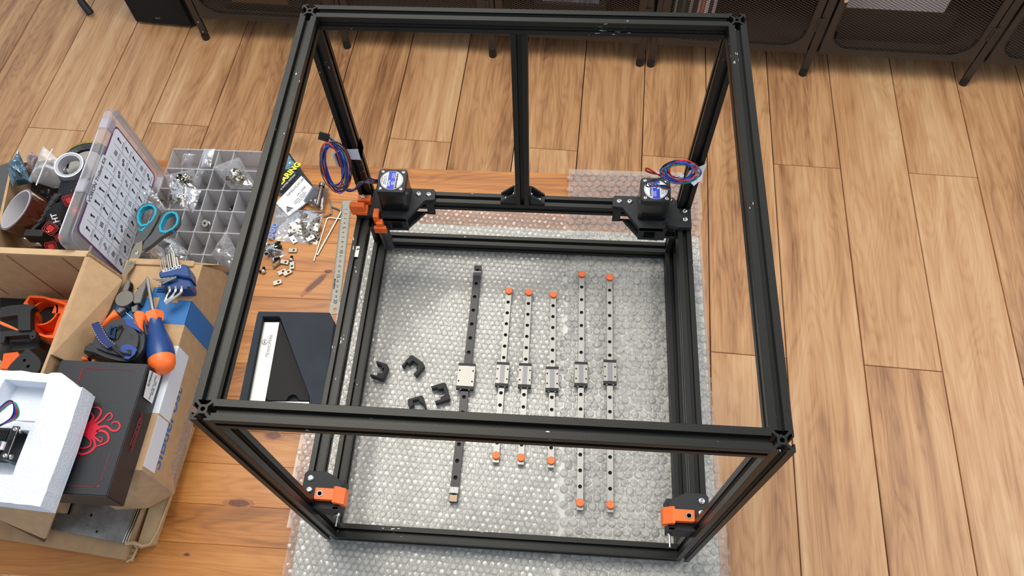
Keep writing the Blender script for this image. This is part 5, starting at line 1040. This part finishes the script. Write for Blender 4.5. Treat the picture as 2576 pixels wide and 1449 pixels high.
# tape measure
tm = thing('tape_measure', 'black and blue rubber cased tape measure lying on the pliers', 'tape measure', tp(1250, 1100, ZP)); z0, z1 = ZP + .008, ZP + .044
m_tm = mat('case_rubber', (36, 40, 43), .45, 0, coat=.1); m_tb = mat('case_blue', (32, 62, 140), .4)
P = [(1090, 930), (1180, 860), (1262, 836), (1345, 850), (1420, 890), (1490, 950), (1528, 1010), (1530, 1080), (1515, 1160), (1480, 1215), (1420, 1275), (1350, 1300), (1240, 1290), (1100, 1250), (985, 1200), (960, 1120), (1010, 1010)]
Q = [tp(a, b_, z1) for a, b_ in P]; k = MB(); k.prism([(p.x, p.y) for p in Q], z0, z1); bmesh.ops.bevel(k.b, geom=[e for e in k.b.edges if all(v.co.z > z1 - .001 for v in e.verts)], offset=.006, segments=4, affect='EDGES'); put('case', k, m_tm, tm, smooth=50)
plate([(960, 1110), (1010, 1130), (1180, 1200), (1290, 1290), (1160, 1275), (1000, 1240), (885, 1215), (900, 1150)], z0, z1 - .012, m_tm, tm, 'front_lip', .003)
def tpl(P, z, m, name, par=tm, th=.0012, label=None): plate(P, z - th, z, m, par, name, .0003, label)
tpl([(1335, 880), (1362, 862), (1420, 885), (1490, 955), (1512, 1005), (1440, 965), (1365, 935), (1340, 905)], z1 + .0006, m_tb, 'blue_panel')
tpl([(1290, 1175), (1310, 1145), (1355, 1128), (1420, 1145), (1470, 1185), (1440, 1245), (1375, 1295), (1320, 1285), (1295, 1220)], z1 + .0006, m_tb, 'blue_panel')
for i in range(3): tpl([(1345 + 12 * i, 1195 + 26 * i), (1385 + 12 * i, 1185 + 26 * i), (1420 - 6 * i, 1200 + 22 * i), (1380, 1215 + 24 * i)], z1 + .0012, m_rubber, 'stripe')
for i in range(4): tpl([(1385 + 3 * i, 1015 + i * 17), (1430 + 2 * i, 1020 + i * 17), (1430 + 2 * i, 1026 + i * 17), (1385 + 3 * i, 1021 + i * 17)], z1 + .0006, mat('worn_rubber', (70, 73, 75), .5), 'rib')
for i in range(24): a = 1075 + (i % 8) * 24; b_ = 1185 + (i // 8) * 17 + (i % 8) * 4; tpl([(a, b_), (a + 6, b_ + 1), (a + 5, b_ + 6), (a - 1, b_ + 5)], z1 - .006 + .0004, m_dark, 'dimple', th=.0006) if False else None
c = tp(1190, 1010, z1 + .004); k = MB(); k.prism([(tp(a, b_, z1 + .005).x, tp(a, b_, z1 + .005).y) for a, b_ in ((1180, 935), (1250, 945), (1225, 1075), (1150, 1050))], z1 + .003, z1 + .0048, [[(tp(a, b_, z1 + .005).x, tp(a, b_, z1 + .005).y) for a, b_ in ((1193, 960), (1222, 960), (1210, 1040), (1178, 1030))]]); put('belt_clip', k, mat('blued_steel', (60, 90, 130), .15, 1), tm, smooth=None)
k = MB(); k.strip(spline([tp(1250, 945, z1 + .0045), tp(1285, 940, z1 + .006), tp(1285, 985, z1 + .002), tp(1240, 1085, z1 + .001)], 6), Vector((.003, .002, 0)), .0012); put('clip_spring', k, m_rubber, tm, smooth=60)
S = spline([tp(1020, 905, z1 - .004), tp(1060, 990, z1 + .004), tp(1120, 1090, z1 + .008), tp(1200, 1160, z1 + .006)], 8); W = Vector((.0055, .0028, 0)); put('wrist_strap', MB().strip(S, W, .0012), mat('navy_webbing', (30, 44, 100), .7), tm, smooth=60)
for e in (-1, 1):
    for i in range(0, len(S) - 1, 1):
        if i % 2 == 0: put('stitch', MB().tube([S[i] + W * e * .92 + Vector((0, 0, .0009)), S[i].lerp(S[i + 1], .9) + W * e * .92 + Vector((0, 0, .0009))], .0004, 4), mat('stitch_thread', (200, 178, 130), .7), tm, smooth=None)
put('strap_cord', MB().tube(spline([tp(1195, 1150, z1 + .007), tp(1270, 1200, z1 + .004), tp(1330, 1230, z1 + .003), tp(1400, 1240, z1 + .002)], 6), .0016, 6).tube(spline([tp(1205, 1170, z1 + .006), tp(1290, 1240, z1 + .003), tp(1370, 1300, z1 - .003)], 6), .0014, 6), m_rubber, tm)
# hex key set
hk = thing('hex_key_set', 'navy plastic holder with a set of hex keys', 'hex key set', tp(1880, 430, ZP)); z0, z1 = ZP, ZP + .020
plate([(1700, 365), (1725, 335), (1960, 270), (2005, 285), (2030, 330), (2040, 420), (1940, 405), (1905, 395), (1720, 425), (1705, 400)], z0, z1 + .004, m_navy, hk, 'holder_top', .002)
plate([(1722, 430), (1905, 400), (2040, 425), (2066, 520), (2050, 552), (1960, 545), (1745, 558), (1728, 530)], z0, z1 - .003, m_navy, hk, 'holder_base', .002)
plate([(1738, 520), (2058, 510), (2050, 545), (1752, 552)], z0, z1, m_navy, hk, 'holder_rim', .0015)
for i, xx in enumerate((1775, 2022)): c = tp(xx, 532, z1 + .0006); put('peg_hole', MB().cyl(c, .0030, .0006, 16), m_dark, hk)
for i, (xx, yt, r_) in enumerate(((1708, 220, .0006), (1735, 208, .0007), (1755, 215, .0009), (1790, 175, .0011), (1812, 168, .0013), (1842, 155, .0014), (1862, 155, .0017), (1893, 208, .0020))):
    put('hex_key', MB().tube([tp(xx + 25, 330, z0 + .010), tp(xx, yt, z0 + .010 + .0)], r_ * 1.25, 6), m_steel2, hk, smooth=20)
for i in range(4): put('hex_key', MB().tube(spline([tp(1765 + 42 * i, 425 - 4 * i, z1 + .003), tp(1750 + 42 * i, 432 - 4 * i, z1 + .003), tp(1640 + 34 * i, 432 + 16 * i, z1 + .003)], 5), .0008 + .0003 * i, 6), m_nick, hk, smooth=20)
for i in range(3): put('hex_key', MB().tube(spline([tp(1815 + 66 * i, 520, z1 + .002), tp(1822 + 62 * i, 560, z1 + .003), tp(1800 + 60 * i, 600, z1 + .002), tp(1765 + 6 * i, 680 + 10 * i, z1)], 5), .0020 + .0004 * i, 6), m_chrome, hk, smooth=20)
c = tp(1838, 322, z1 + .0045); text('DEXTER', .0078, frame_m(c, tp(1770, 337, 0) - tp(1905, 303, 0), (0, 0, 1)), m_white, hk, bold=.0001)
# ================================================================ mesh cabinets along the far side
CA = Vector((-1.163, 1.5008, FZ)); ca_ = R(-2.7367); CM = Matrix.Translation(CA) @ Matrix.Rotation(ca_, 4, 'Z')     # x along the fronts, y to the back, z up from the floor
H, DP = .74, .40
def cabinet(s0, doors, label, left_double, right_double):
    s1 = s0 + doors * .4925
    t = thing('mesh_cabinet', label, 'cabinet', CM @ Vector((s0, 0, 0)), 0, 'dark metal cabinets with mesh doors')
    def p(name, k, m=m_cab, par=None, kind=None): return put(name, k, m, par or t, smooth=None, kind=kind)
    def B(a, b, M=CM, bev=0): k = MB(); k.box(tuple((a[i] + b[i]) / 2 for i in range(3)), tuple(abs(b[i] - a[i]) for i in range(3)), M, bev); return k
    p('bottom_panel', B((s0 + .01, .02, .098), (s1 - .01, DP, .106))); p('top_panel', B((s0, 0, H), (s1, DP, H + .015)))
    p('back_panel', B((s0 + .01, DP - .004, .10), (s1 - .01, DP, H)))
    for a in (s0 + .005, s1 - .009): p('side_panel', B((a, .015, .10), (a + .004, DP, H)))
    p('shelf', B((s0 + .01, .03, .42), (s1 - .01, DP, .426)))
    p('bottom_rail', B((s0, 0, .090), (s1, .022, .100)))
    for i in range(doors + 1):
        s = s0 + .4925 * i; e = .012 if i not in (0, doors) else .011
        off = .0115 if i == 0 and left_double else (-.0115 if i == doors and right_double else 0)
        k = MB(); k.prism([(-e, -.002), (e, -.002), (e, .004), (.004, .004), (.004, .02), (-.004, .02), (-.004, .004), (-e, .004)], .012, H, M=CM @ Matrix.Translation((s + off, 0, 0))); leg = p('leg', k)
        k = MB(); k.cyl((s + off, .001, .009), .0125, .018, 18, CM); put('foot_cap', k, m_rubber, leg)
        k = MB(); k.prism([(-e, 0), (e, 0), (e, .006), (-e, .006)], 0, H, M=CM @ Matrix.Translation((s + off, DP - .01, 0))); p('leg', k)
        for zz in (.030, .072):
            put('rivet', MB().lathe([(.0035, 0), (.0030, .001), (.0014, .0016)], 12, CM @ Matrix.Translation((s + off, -.002, zz)) @ Matrix.Rotation(R(90), 4, 'X')), m_steel if not left_double and i == 0 else m_cab, leg)
    for i in range(doors):
        a, b = s0 + .4925 * i + .018, s0 + .4925 * (i + 1) - .018; y0_ = -.006
        o = [(a, .094), (b, .094), (b, H - .01), (a, H - .01)]; inn = [(x_, z_) for x_, z_ in rrect(a + .022, .116, b - .022, H - .035, .065, 6)]
        TT = CM @ Matrix(((1, 0, 0, 0), (0, 0, 1, 0), (0, 1, 0, 0), (0, 0, 0, 1)))
        k = MB(); k.prism(o, y0_, y0_ + .004, [inn], M=TT); d = p('door', k)
        k = MB(); f = rrect(a + .021, .115, b - .021, H - .034, .066, 6); k.tube([CM @ Vector((x_, y0_ - .0005, z_)) for x_, z_ in f + [f[0]]], .0012, 5); put('mesh_rim', k, m_cab, d)
        # expanded metal strands
        me = MB(); bx0, bx1, bz0_, bz1_ = a + .022, b - .022, .116, H - .035; w_, h_, r_ = .0150, .0080, .065; sl = h_ / w_; n = 0
        def ok(x_, z_):
            dx = max(bx0 + r_ - x_, x_ - bx1 + r_, 0); dz = max(bz0_ + r_ - z_, z_ - bz1_ + r_, 0); return bx0 <= x_ <= bx1 and bz0_ <= z_ <= bz1_ and dx * dx + dz * dz <= r_ * r_
        zt_ = .36                                            # strands above this height lie outside the picture: coarser there
        c0 = bz0_ - (bx1 - bx0) * sl
        for sg in (1, -1):
            c_ = c0 if sg > 0 else bz0_
            lim = bz1_ if sg > 0 else bz1_ + (bx1 - bx0) * sl
            while c_ < lim:
                L_ = [(bx0 + (bx1 - bx0) * q / 40, c_ + sg * (bx1 - bx0) * q / 40 * sl) for q in range(41)]; L_ = [q for q in L_ if ok(*q)]
                if len(L_) > 1:
                    (xa, za), (xb, zb) = L_[0], L_[-1]; hw_ = .00115
                    vv = [me.b.verts.new(CM @ Vector(q)) for q in ((xa, y0_ + .003, za - hw_), (xb, y0_ + .003, zb - hw_), (xb, y0_ + .0022, zb + hw_), (xa, y0_ + .0022, za + hw_))]; me.b.faces.new(vv)
                c_ += h_ if c_ < zt_ + .15 or sg < 0 and c_ < zt_ + .3 else h_ * 2
        put('wire_mesh', me, m_cabmesh, d, smooth=None, kind='stuff')
        if i == doors - 1 and not right_double or True:
            k = MB(); k.box((b + .006, y0_ - .001, .205), (.020, .002, .048), CM); hg = put('hinge', k, m_cab, d)
            k = MB(); k.cyl((b + .006, y0_ - .003, .205), .003, .040, 10, CM); put('hinge_pin', k, m_cab, d)
        k = MB(); k.lathe([(.004, 0), (.007, .006), (.008, .014), (.006, .018)], 18, CM @ Matrix.Translation((a + .010, y0_, .31)) @ Matrix.Rotation(R(90), 4, 'X')); put('knob', k, m_chrome, d)
        for q in ((a + .012, .105), (a + .040, .105), (b - .012, .105), (b - .040, .105), (a + .012, .15), (b - .012, .15)):
            put('rivet', MB().lathe([(.0032, 0), (.0028, .0008), (.0012, .0012)], 10, CM @ Matrix.Translation((q[0], y0_, q[1])) @ Matrix.Rotation(R(90), 4, 'X')), m_cab, d)
    return t
cabinet(0, 3, 'wide dark metal mesh cabinet on the far left, with the speaker beside it', False, True)
cabinet(1.4905, 3, 'wide dark metal mesh cabinet on the far right, holding books', True, False)
def inside_box(name, label, cat, s, w_, y, d, z0, z1, m, group=None):
    k = MB(); k.box((s + w_ / 2, y + d / 2, (z0 + z1) / 2), (w_, d, z1 - z0), CM, .002); o = put(name, k, m, smooth=None); return tag(o, label, cat, group)
inside_box('storage_box', 'white box on the cabinet floor behind the right mesh door', 'storage box', 2.045, .28, .05, .16, .225, .42, mat('white_card', (205, 205, 210), .6))
inside_box('equipment_box', 'dark low box under the white box in the right cabinet', 'box', 2.04, .33, .05, .25, .107, .224, mat('dark_case', (26, 25, 24), .6))
inside_box('wooden_box', 'brown wooden box behind the leftmost mesh door', 'box', .13, .19, .03, .2, .135, .40, mat('brown_wood_box', (112, 82, 56), .6))
inside_box('box_plinth', 'dark case below the brown wooden box', 'box', .10, .26, .03, .24, .107, .134, mat('dark_case', (26, 25, 24), .6))
bc = [(150, 180, 165), (40, 42, 46), (60, 90, 80), (35, 35, 38), (150, 150, 148), (60, 30, 30), (200, 180, 170), (190, 120, 100), (215, 205, 200), (50, 50, 55), (190, 185, 190)]
s = 1.545
for i, c in enumerate(bc):
    w_ = .0085 + .004 * ((i * 7) % 3) / 2; lab = ('book' , 'book', 'books')
    names = ['pale green', 'black', 'dark green', 'charcoal', 'grey', 'dark red', 'cream', 'salmon', 'white', 'slate', 'pale lilac']
    inside_box('book', names[i] + ' book standing in the row behind the mesh door right of centre', 'book', s, w_ - .0006, .03, .15, .107, .31 + .02 * ((i * 5) % 3), mat('book_%d' % i, c, .6), 'books behind the mesh door'); s += w_ + .001
s = 1.145
for i in range(5):
    k = MB(); rr = random.Random(i + 70); P = [CM @ Vector(q) for q in ((s, .04, .20), (s + .04, .04, .20), (s + .045, .10, .27), (s, .10, .27))]
    t = thing('shiny_bag', ('first', 'second', 'third', 'fourth', 'fifth')[i] + ' crumpled silver bag from the left behind the middle mesh door', 'plastic bag', P[0], 0, 'silver bags in the cabinet'); bag(P, .03, i + 80, mat('grey_foil', (130, 128, 140), .2, .7, bump=1, bscale=50), t, n=10, wr=1.2); s += .033
inside_box('tool_case', 'black case under the silver bags in the left cabinet', 'case', 1.12, .22, .03, .25, .107, .20, mat('dark_case', (26, 25, 24), .6))
# ================================================================ floor speaker and stand foot
a, b = Vector((-1.4247, 1.5693, FZ)), Vector((-1.2141, 1.5507, FZ)); d = (b - a).normalized(); SM = Matrix.Translation(a) @ Matrix.Rotation(math.atan2(d.y, d.x), 4, 'Z')
t = thing('floor_speaker', 'black box speaker on the floor left of the cabinets', 'speaker', a)
k = MB(); k.box((.105, .15, .20), (.2114, .29, .40), SM, .003); put('speaker_cabinet', k, mat('speaker_black', (14, 14, 15), .5), t, smooth=None)
k = MB(); k.box((.105, -.003, .205), (.205, .012, .385), SM, .004); put('front_grille', k, mat('grille_cloth', (9, 9, 10), .9, 0, bump=.5, bscale=900), t, smooth=None)
k = MB(); k.box((.094, -.0095, .038), (.018, .001, .0035), SM); put('badge', k, m_inkg, t, smooth=None)
f = Vector((-1.597, 1.5946, FZ)); t = thing('floor_stand', 'black tubular stand leg with rubber foot, top left corner', 'stand', f)
hub = f + Vector((-.32, .30, .42))
for i, an in enumerate((0, 2.1, 4.2)):
    e = f if i == 0 else Vector((hub.x + .44 * cos(an - .75), hub.y + .44 * sin(an - .75), FZ)); e.z = FZ + .012
    lg = put('leg', MB().tube([e + (hub - e) * .03, hub], .0095, 14), m_rubber, t); dd = (hub - e).normalized()
    put('rubber_foot', MB().tube([e, e + dd * .05], [.0135, .0125], 16), m_rubber, lg)
put('centre_pole', MB().tube([hub - Vector((0, 0, .04)), hub + Vector((0, 0, .55))], .013, 16), m_rubber, t)
